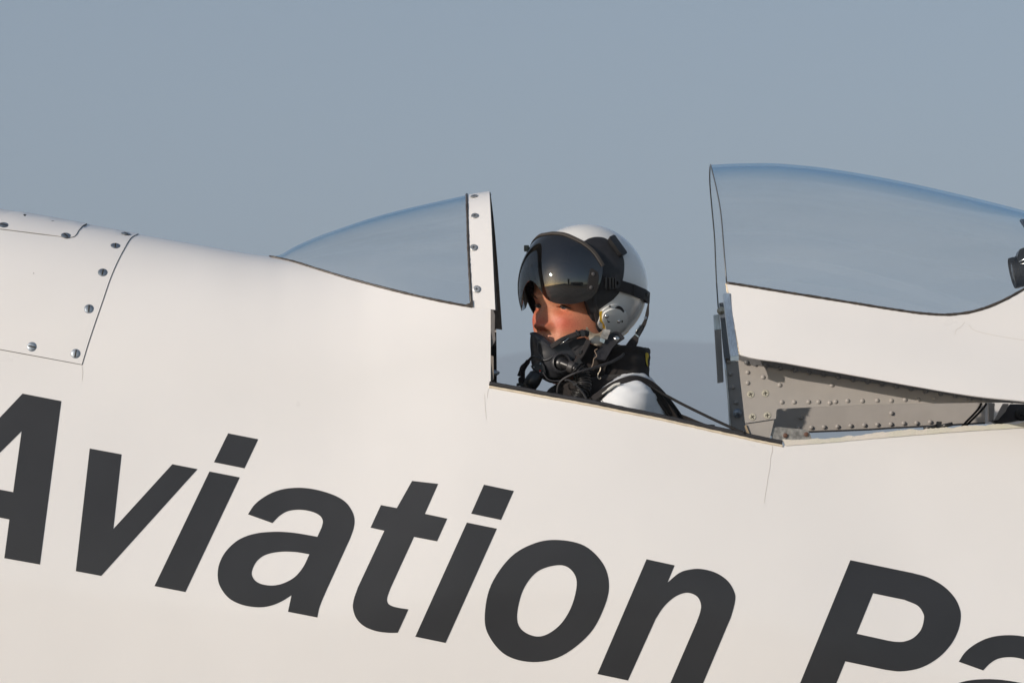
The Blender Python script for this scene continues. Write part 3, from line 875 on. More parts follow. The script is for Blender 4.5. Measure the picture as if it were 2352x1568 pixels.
# aluminium bars at the front of the canopy, one on each side
def bar(sign):
    e = [z6([(236, 200), (290, 193), (370, 720), (302, 733)]), ]
    loop = e[0]
    me = plate([loop], field(lambda x, y: -.282-.048*sstep((y-660)/190.0)), 0, .016, 12, True)
    lo = plate([z6([(302, 735), (371, 721), (371, 766), (303, 768)])], planeY(-.3285), 0, .018, 12, True)
    me = join([me, lo])
    return me
b1 = bar(1); link('canopy_bar', b1, 'alum', plane)
far_bar = join([plate([z6([(157, 380), (205, 376), (220, 500), (165, 507)])], planeY(.30), 0, .02, 8, True)])
fb = link('far_canopy_bar', far_bar, 'alum', plane)
link('far_bar_lower', plate([z6([(166, 509), (221, 503), (243, 942), (193, 950)])], planeY(.30), 0, .025, 12, True), 'grey', fb)  # lower length of the far bar, in grey primer
link('front_bulkhead', plate([z6([(205, 280), (238, 275), (258, 330), (310, 720), (300, 760), (245, 735), (228, 560), (215, 380)])], planeY(.27), 0, .01, 10, True), material('blue grey primer', (.15, .16, .175), .5), plane)
p = P(*z6([(222, 345)])[0], .24)
link('canopy_bolt', join([lathe([(.010, 0), (.010, -.002)], p, (.25, 1, .1), 18), lathe([(.006, -.002), (.006, -.008)], p, (.25, 1, .1), 6)]), 'brass', plane)

# hinge plate and fittings at the rear of the cockpit
hp = link('hinge_plate', plate([z6([(648, 1340), (700, 1327), (930, 1350), (960, 1362), (975, 1385), (992, 1440), (650, 1440)])], planeY(-.224), 0, .004, 14, True), 'hinge', plane)
for (x, y) in z6([(765, 1400), (942, 1390)]):
    link('bolt', lathe([(.0052, 0), (.0052, -.003), (.003, -.004)], P(x, y, -.224), (0, 1, 0), 12), material('rusty bolt', (.12, .06, .04), .6), hp)
for pts in ([(1600, 940), (1560, 1010), (1490, 1090), (1420, 1160), (1350, 1240)], [(1660, 942), (1620, 1000), (1540, 1085), (1450, 1175), (1390, 1235)]):
    link('cable', tube([P(x, y, .05) for x, y in z7([tuple(q) for q in smooth_curve(pts, 6)])], .0026, 8), 'cord', plane)
la = link('latch', plate([z7([(1060, 1160), (1120, 1162), (1116, 1250), (1040, 1250)])], planeY(-.20), 0, .02, 8, True), 'plastic', plane)
link('latch_bar', tube([P(*q, -.20) for q in z7([(1110, 1222), (1250, 1190)])], .0045, 10), 'plastic', la)
link('latch_bar', tube([P(*q, -.20) for q in z7([(900, 1250), (980, 1230), (1060, 1215)])], .004, 10), 'plastic', la)
rb = link('rear_bracket', plate([z7([(1720, 1150), (1780, 1130), (1870, 1040), (1945, 950), (2600, 950), (2600, 1110), (2111, 1135), (1790, 1195)])], planeY(.12), 0, .03, 14, True), material('navy bracket', (.035, .038, .05), .4), plane)
p = P(*z7([(2080, 1075)])[0], .12)
link('bracket_bolt', join([lathe([(.016, 0), (.016, -.003), (.012, -.004)], p, (0, 1, 0), 20), lathe([(.006, -.004), (.006, -.009)], p, (0, 1, 0), 6)]), 'plastic', rb)
link('bracket_web', plate([z7([(1740, 1150), (1760, 1130), (1860, 945), (1930, 948), (1890, 1040), (1800, 1140)])], planeY(.10), 0, .02, 10, True), 'grey', rb)
link('rail_post', plate([z7([(1680, 940), (1760, 940), (1745, 1150), (1690, 1160)])], planeY(.2), 0, .02, 10, True), 'grey', plane)

# ------------------------------------------------------------------ the pilot
PSI = R(42)
f_ = Vector((-math.sin(PSI), -math.cos(PSI), 0)); l_ = Vector((math.cos(PSI), -math.sin(PSI), 0)); u_ = Vector((0, 0, 1))
HC = P(1331, 655, 0.0)
def H(f, l, u): return HC + f_*f + l_*l + u_*(u - .11*l - .002)

EYE_L, EYE_B, EYE_F, EYE_R = 38.5, -56., 98., 14.0
def feat(l, b):
    al = abs(l)
    g = lambda x, s: math.exp(-(x/s)**2)
    d = 0.0
    d += -15*g(al-EYE_L, 19)*g(b-EYE_B, 12)
    d += 7*g(al-30, 26)*g(b+34, 9)
    d += 3*g(al, 16)*g(b+34, 12)
    # nose ridge
    k = min(1, max(0, (-42-b)/56.0))
    if b < -40:
        prof = (2+23*k**1.25) if b > -98 else 25*max(0, 1-((-98-b)/13.0)**2)**.6 if b > -111 else 0
        s = 8.0+4.5*k
        d += prof*math.exp(-abs(al/s)**2.2)
    d += 13*g(al-16.5, 7.5)*g(b+103, 8.5)
    d += -13*g(al-8.5, 3.6)*g(b+109.5, 3.6)
    # cheeks, lids, mouth area
    d += 6*g(al-52, 20)*g(b+88, 22)
    d += -3*g(al-30, 9)*g(b+112, 16)
    d += 3.5*g(al, 26)*g(b+136, 9) - 2.5*g(al, 3)*g(b+124, 9)
    d += -4*g(al, 22)*g(b+148, 3)
    d += 9*g(al, 20)*g(b+186, 14)
    return d
def lid(l, b):
    """+ve inside the open eye"""
    s = 1 if l > 0 else -1
    x = (abs(l)-EYE_L)/15.5
    if abs(x) >= 1: return -1, 0
    c = EYE_B - 1.0*x
    up = c+3.7*(1-abs(x)**2.2); lo = c-3.5*(1-x*x)
    return min(up-b, b-lo), 1

def ringdim(b):
    """half sizes (forward, back, side) and forward shift of a head section, in mm"""
    tab = [(-230, 62, 62, 62, 0), (-212, 66, 64, 64, 0), (-203, 88, 66, 60, 10), (-190, 104, 70, 66, 10), (-170, 112, 78, 72, 8), (-140, 117, 90, 77, 6), (-110, 120, 102, 85, 3), (-80, 118, 108, 89, 1), (-56, 116, 112, 88, 0), (-30, 121, 116, 87, 0), (0, 119, 117, 88, 0), (30, 110, 110, 82, 0), (55, 92, 92, 70, 0), (72, 68, 70, 53, 0), (84, 38, 38, 30, 0), (88, 4, 4, 4, 0)]
    return [float(np.interp(b, [t[0] for t in tab], [t[i] for t in tab])) for i in (1, 2, 3, 4)]

def person_mesh():
    bs = list(np.arange(88, -20, -4.0)) + list(np.arange(-20, -130, -.8)) + list(np.arange(-130, -231, -2.5))
    front = list(np.linspace(-85, 85, 230)); back = list(np.linspace(90, 270, 46))
    phis = front+back
    V, fl = [], []
    for b in bs:
        af, ab, w, sh_ = ringdim(b)
        for ph in phis:
            a = R(ph); c, s = math.cos(a), math.sin(a)
            l = w*s; f = (af if c > 0 else ab)*c+sh_
            k = 0.0
            if c > 0:
                d = feat(l, b)*min(1, c*2.2)
                f += d
                q, near = lid(l, b)
                # lids wrap the eyeball; the opening between them is sunk behind it
                e = ((abs(l)-EYE_L)**2+(b-EYE_B)**2)/(EYE_R+1.6)**2
                if e < 1 and near:
                    fe = EYE_F-EYE_R+(EYE_R+1.6)*math.sqrt(1-e)
                    f = max(f, fe) if q < 0 else min(f, fe-6.0)
                k = min(1, .95*math.exp(-((abs(l)-46)/26)**2-((b+92)/24)**2) + .9*math.exp(-(l/15)**2-((b+96)/15)**2)+.35*math.exp(-((abs(l)-EYE_L)/19)**2-((b+66)/8)**2))
            V.append(H(f/1000, l/1000, b/1000)); fl.append(k)
    n = len(phis)
    nb = len(bs)
    # neck into shoulders and trunk, same ring count
    body = [(-.238, .056, .056, 0.045), (-.252, .058, .065, .06), (-.268, .06, .10, .075), (-.285, .07, .15, .085), (-.31, .085, .18, .09), (-.36, .10, .185, .09), (-.50, .105, .17, .09), (-.65, .12, .17, .085), (-.75, .13, .18, .08)]
    for (z, hx, hy, xo) in body:
        for ph in phis:
            a = R(ph)+PSI-math.pi/2     # turn the rings from the head's heading to the trunk's
            # trunk faces -X
            aa = R(ph)
            V.append(HC+Vector((xo-hx*math.cos(aa), hy*-math.sin(aa), z))); fl.append(0)
    tot = nb+len(body)
    F = []
    for i in range(tot-1):
        for k in range(n):
            F.append((i*n+k, (i+1)*n+k, (i+1)*n+(k+1) % n, i*n+(k+1) % n))
    F.append(tuple(range(n))); F.append(tuple((tot-1)*n+k for k in range(n))[::-1])
    me = mesh(V, F); recalc(me)
    at = me.attributes.new('flush', 'FLOAT', 'POINT')
    at.data.foreach_set('value', fl)
    return me
pilot = root('person', 'pilot sitting in the open cockpit looking left in a white shirt and black vest', 'person')
link('body', person_mesh(), 'skin', pilot)
for s in (1, -1):
    c = H((EYE_F-EYE_R)/1000, s*EYE_L/1000, EYE_B/1000)
    look = (f_*1.0 + l_*-.02 + u_*-.04).normalized()
    eb = lathe([(EYE_R/1000*math.sin(a), EYE_R/1000*math.cos(a)) for a in np.linspace(.02, 3.1, 24)], c, look, 24)
    e = link('eye', eb, 'sclera', pilot)
    link('iris', lathe([(.0068, .0124), (.0065, .0131), (.003, .0140), (.0005, .0142)], c, look, 20), 'iris', e)
    link('pupil', lathe([(.0027, .0138), (.0026, .01415), (.0003, .0144)], c, look, 14), 'pupil', e)
    pts = []
    for x in np.linspace(-.98, .98, 14):
        l = EYE_L+15.5*x; b = EYE_B-1.0*x+3.7*(1-abs(x)**2.2)
        ee = min(.98, ((l-EYE_L)**2+(b-EYE_B)**2)/(EYE_R+1.6)**2)
        pts.append(H((EYE_F-EYE_R+(EYE_R+2.0)*math.sqrt(1-ee))/1000, s*l/1000, b/1000))
    link('eyelashes', tube(pts, [0.0008+.0019*math.sin(math.pi*i/13) for i in range(14)], 6), 'lash', pilot)
    mes = []
    for k in range(70):
        q = random.random(); l = 20+44*q; b = -38+8*math.sin(q*2.6)+random.uniform(-3, 3)
        af, ab, w, sh_ = ringdim(b)
        ff_ = af*math.sqrt(max(0, 1-(l/w)**2))+feat(l, b)*.9
        a = H((ff_+.2)/1000, s*l/1000, b/1000); bb = H((ff_+.6)/1000, s*(l+6)/1000, (b+2-q*3)/1000)
        mes.append(tube([a, bb], [.0006, .0003], 4))
    link('eyebrow', join(mes), 'brow', pilot)

# ---- clothes
def ringloft(rows, seg=40, cap=True, power=2.0):
    """rows = (py, left px, right px, mid depth, half depth): closed horizontal sections"""
    V, F = [], []
    for (y, xl, xr, Yc, hd) in rows:
        a = P(xl, y, Yc); b = P(xr, y, Yc); c = (a+b)/2; h = (b.x-a.x)/2
        for k in range(seg):
            t = 2*math.pi*k/seg; ct, st = math.cos(t), math.sin(t)
            V.append(Vector((c.x+h*math.copysign(abs(ct)**(2/power), ct), c.y+hd*math.copysign(abs(st)**(2/power), st), c.z)))
    n = len(rows)
    for i in range(n-1):
        for k in range(seg): F.append((i*seg+k, i*seg+(k+1) % seg, (i+1)*seg+(k+1) % seg, (i+1)*seg+k))
    if cap: F.append(tuple(range(seg))[::-1]); F.append(tuple((n-1)*seg+k for k in range(seg)))
    return recalc(mesh(V, F))
def dense_rows(rows, k=4):
    return [tuple(map(float, r)) for r in smooth_curve(rows, k)]
def wrinkle(me, amp, freq, seed=1):
    r = np.random.default_rng(seed); ph = r.uniform(0, 6.28, (6, 4))
    me.update()
    ns = [v.normal.copy() for v in me.vertices]
    for v, n in zip(me.vertices, ns):
        c = v.co; s = 0
        for i in range(6):
            k = freq*(1.35**i)
            s += math.sin(c.x*k*math.cos(ph[i, 0])+c.y*k*.7+c.z*k*math.sin(ph[i, 0])*1.4+ph[i, 1]+2*math.sin(c.z*k*.4+ph[i, 2]))/(1.25**i)
        v.co = c+n*(s*amp)
    return me

collar = ringloft(dense_rows([(800, 1392, 1490, .0, .072), (806, 1378, 1493, .0, .078), (822, 1362, 1492, .0, .082), (845, 1345, 1491, .0, .086), (870, 1335, 1492, .0, .09), (890, 1330, 1496, .0, .10)], 5), 56)
link('collar', wrinkle(collar, .0011, 95, 2), 'cloth_black', pilot)
shirt = ringloft(dense_rows([(858, 1400, 1486, 0, .07), (872, 1390, 1497, 0, .10), (886, 1375, 1508, 0, .155), (903, 1362, 1522, 0, .19), (930, 1340, 1540, 0, .205), (980, 1320, 1560, 0, .205), (1100, 1310, 1570, 0, .19), (1250, 1310, 1570, 0, .18)], 5), 64)
link('shirt', wrinkle(shirt, .0014, 60, 5), 'cloth_white', pilot)
# near sleeve: shoulder ball running down and forward into the cockpit
def sleeve(sg):
    path = [P(1440, 925, -.13), P(1447, 945, -.14), P(1444, 985, -.145), P(1425, 1060, -.15), P(1385, 1160, -.15), P(1300, 1235, -.135), P(1190, 1265, -.10), P(1080, 1270, -.06)]
    pp = [Vector((q[0], q[1]*sg, q[2])) for q in smooth_curve(path, 6)]
    n = len(pp); rr = [float(np.interp(i/(n-1), [0, .08, .2, .4, .7, 1], [.030, .050, .056, .053, .043, .032])) for i in range(n)]
    return wrinkle(tube(pp, rr, 28), .0016, 70, 8)
def shoulder():
    rows = z3([(1280, 1172), (1400, 1092), (1560, 1032), (1700, 1006), (1900, 1028), (2040, 1022), (2130, 1110), (2210, 1225), (2285, 1400)])
    top = [tuple(map(float, q)) for q in smooth_curve(rows, 6)]
    V, F = [], []
    n = len(top); m = 14
    # the shoulder falls away from its upper edge towards the viewer and down to the elbow
    for i, (x, y) in enumerate(top):
        for j in range(m):
            t = j/(m-1)
            xx = x+(1430+ (x-1430)*.85-x)*t
            yy = y+(1015-y)*t + (0)
            Y = -.135-.055*math.sin(t*math.pi/2)
            V.append(P(xx, yy, Y))
    F = grid_faces(n, m)
    # inner side, so that the sleeve is a closed form
    k = len(V)
    for i, (x, y) in enumerate(top):
        for j in range(m):
            t = j/(m-1); q = V[i*m+j]; V.append(Vector((q.x, -.13+.06*t, q.z-.002)))
    F += [tuple(k+q for q in f[::-1]) for f in grid_faces(n, m)]
    for i in range(n-1):
        F.append((i*m, (i+1)*m, k+(i+1)*m, k+i*m)); F.append((i*m+m-1, k+i*m+m-1, k+(i+1)*m+m-1, (i+1)*m+m-1))
    for j in range(m-1):
        F.append((j, k+j, k+j+1, j+1)); F.append(((n-1)*m+j, (n-1)*m+j+1, k+(n-1)*m+j+1, k+(n-1)*m+j))
    return wrinkle(recalc(mesh(V, F)), .0020, 55, 11)
link('sleeve', join([shoulder(), sleeve(1)]), 'cloth_white', pilot)
link('sleeve', sleeve(-1), 'cloth_white', pilot)

def strap_px(pts, w, thick, Y=None, normal=(0, -1, .15), n=5):
    pp = [P(*q) for q in smooth_curve(pts, n)]
    return ribbon([Vector(p) for p in pp], w, thick, normal)
# vest edging over the shoulder (several plies), shoulder harness
link('vest', ringloft(dense_rows([(866, 1340, 1484, 0, .085), (880, 1285, 1496, 0, .12), (900, 1255, 1505, .0, .128), (940, 1245, 1520, 0, .13), (1000, 1245, 1535, 0, .13), (1200, 1250, 1545, 0, .13)], 5), 56), 'cloth_black', pilot)
arm = [(1352, 925, -.16), (1376, 908, -.165), (1400, 893, -.165), (1425, 886, -.16), (1450, 884, -.155), (1474, 886, -.15), (1496, 898, -.145), (1516, 916, -.14), (1534, 938, -.135), (1552, 965, -.13), (1562, 990, -.13)]
link('neck_scarf', wrinkle(ringloft(dense_rows([(795, 1318, 1440, -.005, .062), (830, 1300, 1462, -.005, .070), (870, 1285, 1475, 0, .082), (905, 1270, 1480, 0, .10)], 5), 48), .0012, 80, 4), 'cloth_black', pilot)
link('vest_armhole', strap_px(arm, .017, .010), 'cloth_black', pilot)
link('vest_binding', strap_px([(x-2, y+10, Y-.006) for x, y, Y in arm[1:]], .006, .006), material('brown binding', (.035, .026, .02), .9, bump=.6, bscale=900), pilot)
link('harness', strap_px([(1362, 917, -.175), (1385, 899, -.18), (1408, 884, -.175), (1434, 873, -.17), (1456, 869, -.16), (1480, 874, -.145), (1504, 888, -.13), (1530, 915, -.115), (1556, 950, -.10), (1580, 985, -.09)], .014, .006), 'web', pilot)
link('harness_flap', plate([z8([(590, 945), (700, 985), (850, 1050), (1010, 1112), (1010, 1160), (600, 1080)])], planeY(-.12), 0, .03, 14, True), 'cloth_black', pilot)
link('piping', tube([P(x, y, -.185) for x, y in smooth_curve(z3([(1405, 1080), (1500, 1010), (1600, 940), (1690, 915)]), 5)], [.0016]*5+[.0032]*11, 10), material('white piping', (.62, .62, .58), .5), pilot)
link('patch', plate([z3([(2080, 420), (2130, 440), (2138, 480), (2120, 560), (2128, 640), (2110, 630), (2090, 560), (2086, 480)])], planeY(-.045), 0, .03, 6, True), 'embroid', pilot)
link('thread', tube([P(x, y, -.21) for x, y in smooth_curve(z3([(1325, 1190), (1360, 1170), (1405, 1178), (1425, 1210)]), 5)], .0007, 6), 'cord', pilot)

# ------------------------------------------------------------------ flight helmet
PSI = R(50)
f_ = Vector((-math.sin(PSI), -math.cos(PSI), 0)); l_ = Vector((math.cos(PSI), -math.sin(PSI), 0))
helmet = root('helmet', 'white flight helmet with dark visor and black leather on the pilot\'s head', 'helmet')
HA, HB, HCc = .150, .130, .142
HS = P(1346, 656, 0.0)
def ell_surf(center, a, b, c, grow=0.0):
    A = np.array([a+grow, b+grow, c+grow])
    Rm = np.array([list(f_), list(l_), list(u_)])
    def s(px, py):
        o = Rm @ np.array(CAM-center); d = Rm @ np.array(ray(px, py))
        oo, dd = o/A, d/A
        qa, qb, qc = dd@dd, 2*oo@dd, oo@oo-1
        disc = qb*qb-4*qa*qc
        if disc < 0:
            k = -qb/(2*qa); q = o+d*k; q = q/np.linalg.norm(q/A)
        else:
            k = (-qb-math.sqrt(disc))/(2*qa); q = o+d*k
        n = q/A**2; n /= np.linalg.norm(n)
        return center+Vector(Rm.T@q), Vector(Rm.T@n)
    return s
def ell_pt(center, a, b, c, ph, th, grow=0.0):
    q = Vector(((a)*math.cos(th)*math.cos(ph), b*math.cos(th)*math.sin(ph), c*math.sin(th)))
    n = Vector((q.x/a**2, q.y/b**2, q.z/c**2)).normalized()
    q = q+n*grow
    return center+f_*q.x+l_*q.y+u_*q.z, (f_*n.x+l_*n.y+u_*n.z)
def ell_inv(center, a, b, c, p):
    d = p-center; x, y, z = d.dot(f_)/a, d.dot(l_)/b, d.dot(u_)/c
    return math.atan2(y, x), math.asin(max(-1, min(1, z/math.sqrt(x*x+y*y+z*z))))
S_h = ell_surf(HS, HA, HB, HCc)

def open_half(th):     # half width of the face opening (degrees) at elevation th
    if th > 16: return 0.0
    if th > -22: return 62*math.sqrt(max(0, 1-((th+22)/38.0)**4))
    return 62+ (-22-th)*.42
def helmet_shell(grow, flip=False):
    V, F = [], []
    ths = list(np.linspace(90, 17, 34))+list(np.linspace(16, -74, 64))
    nph = 120
    for th in ths:
        o = open_half(th)
        for k in range(nph+1):
            ph = o+(360-2*o)*k/nph
            lowcut = th
            V.append(ell_pt(HS, HA, HB, HCc, R(ph), R(th), grow)[0])
    F = grid_faces(len(ths), nph+1)
    return V, F, len(ths), nph+1
V1, F1, nt_, np_ = helmet_shell(0); V2, F2, _, _ = helmet_shell(-.009)
k = len(V1)
Fh = F1+[tuple(k+q for q in f[::-1]) for f in F2]+[(( nt_-1)*np_+j, (nt_-1)*np_+j+1, k+(nt_-1)*np_+j+1, k+(nt_-1)*np_+j) for j in range(np_-1)]
bm = bmesh.new(); me = mesh(V1+V2, Fh); bm.from_mesh(me); bmesh.ops.remove_doubles(bm, verts=bm.verts, dist=1e-5); bmesh.ops.recalc_face_normals(bm, faces=bm.faces); bm.to_mesh(me); bm.free()
sharpen(me, 60)
shell_o = link('helmet_shell', me, 'helmet', helmet)
roll = [ell_pt(HS, HA, HB, HCc, R(-open_half(t)), R(t), -.004)[0] for t in np.linspace(-62, 15.9, 60)]
roll += [ell_pt(HS, HA, HB, HCc, R(open_half(t)), R(t), -.004)[0] for t in np.linspace(15.9, -62, 60)]
link('edge_roll', tube(roll, .0075, 12), 'leather', helmet)
# padded lining seen between shell and cheek
def liner(sg):
    pts = [ell_pt(HS, HA, HB, HCc, R(sg*(open_half(t)-1)), R(t), -.016)[0] for t in np.linspace(0, -60, 20)]
    return ribbon(pts, .034, .016, [ell_pt(HS, HA, HB, HCc, R(sg*(open_half(t)-18)), R(t))[1] for t in np.linspace(0, -60, 20)], .4)
link('cheek_pad', liner(1), 'leather', helmet); link('cheek_pad', liner(-1), 'leather', helmet)

def arcpts(l, n=5): return [tuple(map(float, p)) for p in smooth_curve(l, n)]
# black leather cover on the side of the shell
cover = z1(arcpts([(560, 300), (655, 250), (695, 228), (740, 216), (785, 216), (825, 226), (870, 258), (910, 300), (950, 350), (968, 390), (972, 440), (968, 500), (957, 560), (935, 640), (900, 685), (870, 712), (735, 806)])+[(715, 800), (640, 650), (600, 500), (540, 380)])
link('leather_cover', plate([cover], S_h, .0016, .0016, 6), 'leather', helmet)
# mirror of the cover on the far side
def far_of(me):
    V = []
    for v in me.vertices:
        d = v.co-HS; V.append(v.co-l_*(2*d.dot(l_)))
    return mesh(V, [tuple(p.vertices)[::-1] for p in me.polygons])
link('leather_cover', far_of(plate([cover], S_h, .0016, .0016, 6)), 'leather', helmet)
bump_loop = z1([(842, 238), (872, 224), (884, 228), (905, 258), (968, 345), (970, 358), (955, 368), (935, 372), (925, 362), (850, 256)])
link('visor_stop', plate([bump_loop], S_h, .012, .012, 5), 'plastic', helmet)

# visor: near half traced, far half its mirror image
VC = HS+f_*.010+u_*-.006
VA, VB, VCc = .156, .140, .160
S_v = ell_surf(VC, VA, VB, VCc)
near_trace = z1(arcpts([(395, 186), (420, 184), (500, 191), (580, 222), (660, 266), (740, 335), (808, 438)], 6)+arcpts([(808, 438), (800, 520), (775, 600), (752, 655)], 4)+arcpts([(752, 655), (705, 698), (640, 722), (560, 737), (480, 737), (430, 729), (385, 710), (345, 675), (312, 622), (285, 585), (262, 562)], 5))
vt = [ell_inv(VC, VA, VB, VCc, S_v(x, y)[0]) for x, y in near_trace]
vt = [(math.degrees(a), math.degrees(b)) for a, b in vt]
vt = [q for q in vt if q[0] > 2.0]
visor_loop = [(0.0, vt[0][1]+.5)]+vt+[(0.0, vt[-1][1]+2.0)]+[(-a, b) for a, b in vt[::-1]]
S_vp = lambda a, b: ell_pt(VC, VA, VB, VCc, R(a), R(b))
vis = link('visor', plate([visor_loop], S_vp, .0, .0025, 4.0, True), 'visor', helmet)
n_top = len(z1(arcpts([(395, 186), (420, 184), (500, 191), (580, 222), (660, 266), (740, 335), (808, 438)], 6)))
topline = [q for q in [(math.degrees(a), math.degrees(b)) for a, b in [ell_inv(VC, VA, VB, VCc, S_v(x, y)[0]) for x, y in near_trace[:n_top]]] if q[0] > 1]
tl = [(-a, b) for a, b in topline[::-1]]+topline
link('visor_trim', ribbon([S_vp(a, b)[0]+S_vp(a, b)[1]*.0012 for a, b in tl], .0085, .004, [S_vp(a, b)[1] for a, b in tl]), 'trim', helmet)
tb = S_vp(0, tl[len(tl)//2][1]-4)
bt = S_vp(-34, tl[len(tl)//2][1]-13)
link('visor_tab', box(bt[0]+bt[1]*.004, (.012, .010, .014), None, .002), material('dull green tab', (.10, .11, .09), .6), helmet)

# strap with buckle across the side
S_h2 = ell_surf(HS, HA, HB, HCc, .004)
S_h3 = ell_surf(HS, HA, HB, HCc, .0065)
brk = link('visor_bracket', plate([z1([(708, 463), (722, 461), (766, 490), (772, 530), (760, 640), (752, 643), (690, 637), (683, 628), (692, 540)])], ell_surf(VC, VA, VB, VCc, .0005), .0035, .0035, 5), 'suede', helmet)
for (x, y) in z1([(731, 502), (714, 607)]):
    p, n = ell_surf(VC, VA, VB, VCc, .004)(x, y)
    link('rivet', lathe([(.0042, 0), (.0040, .001), (.002, .002), (.0002, .0022)], p, n, 14, False), material('dull dark rivet', (.09, .085, .085), .45), brk)
web_lo = z1([(758, 495), (790, 510), (825, 527), (935, 548), (1045, 583), (1130, 625), (1158, 645), (1160, 668), (1156, 730), (1140, 728), (1130, 706), (1100, 695), (1035, 668), (940, 640), (820, 622), (755, 640)])
link('strap', plate([web_lo], S_h2, .0035, .0045, 5), 'web', helmet)
link('strap_end', plate([z1([(1035, 590), (1040, 582), (1130, 622), (1160, 645), (1156, 732), (1140, 730), (1128, 704), (1032, 668)])], S_h2, .0052, .0025, 5), 'web', helmet)
p, n = S_h3(*z1([(1140, 655)])[0])
link('snap', lathe([(.0065, 0), (.0063, .003), (.004, .0058), (.0003, .0066)], p, n, 18, False), 'plastic', helmet)
for q in ([(818, 532), (828, 532), (826, 616), (814, 614)], [(846, 531), (857, 531), (858, 618), (846, 618)], [(868, 531), (880, 532), (880, 618), (868, 617)], [(888, 532), (910, 534), (930, 560), (930, 590), (912, 614), (888, 616)]):
    loops = [z1(q)]
    if len(q) > 4: loops.append(z1([(906+8*math.cos(a), 576+16*math.sin(a)) for a in np.linspace(0, 6.28, 13)[:-1]]))
    link('buckle', plate(loops, S_h2, .0085, .006, 3), 'plastic', helmet)

# ear plate with its yellow tape, screws and thumb wheel
ear_b = link('ear_cover', plate([z4(arcpts([(460, 700), (530, 640), (600, 602), (690, 587), (770, 605), (830, 670), (868, 790), (862, 910), (845, 1010), (800, 1045), (745, 1062), (620, 1040), (520, 1015), (450, 1005), (400, 965), (388, 910), (405, 850), (425, 780), (460, 700)], 4)[:-1])], S_h, .006, .007, 3.5), 'white_plastic', helmet)
link('ear_plate', plate([z4(arcpts([(452, 790), (480, 722), (540, 682), (600, 660), (680, 654), (740, 665), (785, 705), (812, 712)], 4)+[(835, 695), (856, 800), (861, 900), (850, 962), (800, 965), (765, 985), (752, 1010), (757, 1050), (740, 1062), (518, 1012), (490, 900), (460, 850)])], S_h, .0115, .0055, 3.5), 'white_plastic', ear_b)
link('yellow_tape', plate([z4([(412, 712), (458, 690), (446, 780), (452, 850), (480, 900), (520, 1008), (470, 990), (462, 905), (418, 862)])], S_h, .0068, .0008, 4), 'yellow', ear_b)
link('thumb_wheel', plate([z4(arcpts([(672, 648), (700, 618), (740, 610), (785, 640), (815, 690), (800, 718)], 3)+[(770, 690), (735, 662), (700, 652)])], S_h, .009, .003, 4), 'plastic', ear_b)
for (x, y, r, mt) in ((553, 805, .0046, 'chrome'), (765, 892, .0042, 'chrome'), (423, 914, .0023, 'steel'), (607, 632, .0022, 'plastic'), (798, 1014, .0024, 'plastic')):
    p, n = ell_surf(HS, HA, HB, HCc, .0115 if r > .003 else .007)(*z4([(x, y)])[0])
    link('screw', lathe([(r*1.15, -.001), (r*1.1, .0008), (r*.8, .0028), (r*.3, .0036), (r*.03, .0037)], p, n, 18, False), mt, ear_b)
for q in ([(520, 810), (545, 845), (575, 850), (560, 870), (535, 865)], [(757, 835), (778, 830), (782, 865), (760, 868)]):
    link('screw_slot', plate([z4(q)], S_h, .0119, .0006, 3), 'slot', ear_b)

# mask receiver, bayonet, chin tab, nape strap
S_ho = field(lambda x, y: -.118+.013*math.sin(math.pi*min(1, max(0, (y-752)/46.0))))
S_by = planeY(-.121)
S_tab = field(lambda x, y: -.098-.0004*(y-765) - .00012*(1418-x))
rec = z4(arcpts([(190, 1045), (192, 1003), (210, 992), (228, 1008), (270, 1062), (340, 1096), (420, 1088), (496, 1028)], 4)+arcpts([(440, 1180), (432, 1240), (505, 1275), (460, 1312), (400, 1332), (330, 1312), (262, 1265), (240, 1180), (228, 1080)], 3))
link('mask_receiver', plate([rec], S_ho, .004, .0025, 4, True), 'tin', helmet)
by = link('bayonet', plate([z4([(494, 1020), (622, 1045), (560, 1205), (510, 1190), (440, 1178)])], S_by, .0, .003, 4, True), 'hinge', helmet)
link('bayonet_clip', plate([z4([(440, 1180), (528, 1208), (505, 1278), (426, 1240)])], S_by, .0015, .003, 4, True), 'chrome', by)
tab = z4(arcpts([(505, 1272), (545, 1195), (610, 1125), (680, 1086), (750, 1088), (815, 1135), (862, 1192)], 4)+arcpts([(862, 1192), (790, 1240), (700, 1312), (640, 1380), (570, 1500), (520, 1580)], 3)+[(340, 1560), (330, 1520), (350, 1430), (450, 1360)])
link('chin_tab', plate([tab], S_tab, .004, .006, 5, True), 'leather', helmet)
p, n = S_tab(*z4([(720, 1205)])[0]); p = p+n*.004
link('snap', lathe([(.0072, -.001), (.007, .001), (.005, .0035), (.002, .0042), (.0019, .003), (.0002, .003)], p, n, 22, False), 'chrome', helmet)
link('yellow_tape', plate([z4([(800, 1232), (870, 1215), (960, 1180), (1010, 1140), (1000, 1165), (930, 1205), (850, 1230)])], S_h, .001, .001, 3), 'yellow', helmet)
nape = z4([(1275, 555), (1293, 590), (1290, 760), (1240, 930), (1185, 1040), (1115, 1160), (1102, 1240), (1040, 1370), (960, 1465), (830, 1425), (870, 1330), (950, 1215), (1050, 1110), (1120, 1000), (1165, 935), (1205, 860), (1240, 700)])
link('nape_strap', plate([nape], planeY(-.075), 0, .03, 5, True), 'web', helmet)
link('nape_buckle', plate([z4([(1040, 1115), (1110, 1000), (1175, 955), (1185, 1000), (1110, 1170)])], planeY(-.078), 0, .01, 5, True), 'plastic', helmet)
link('nape_clip', plate([z4([(1040, 1120), (1050, 1105), (1112, 1150), (1105, 1172)])], planeY(-.081), 0, .004, 5, True), 'chrome', helmet)
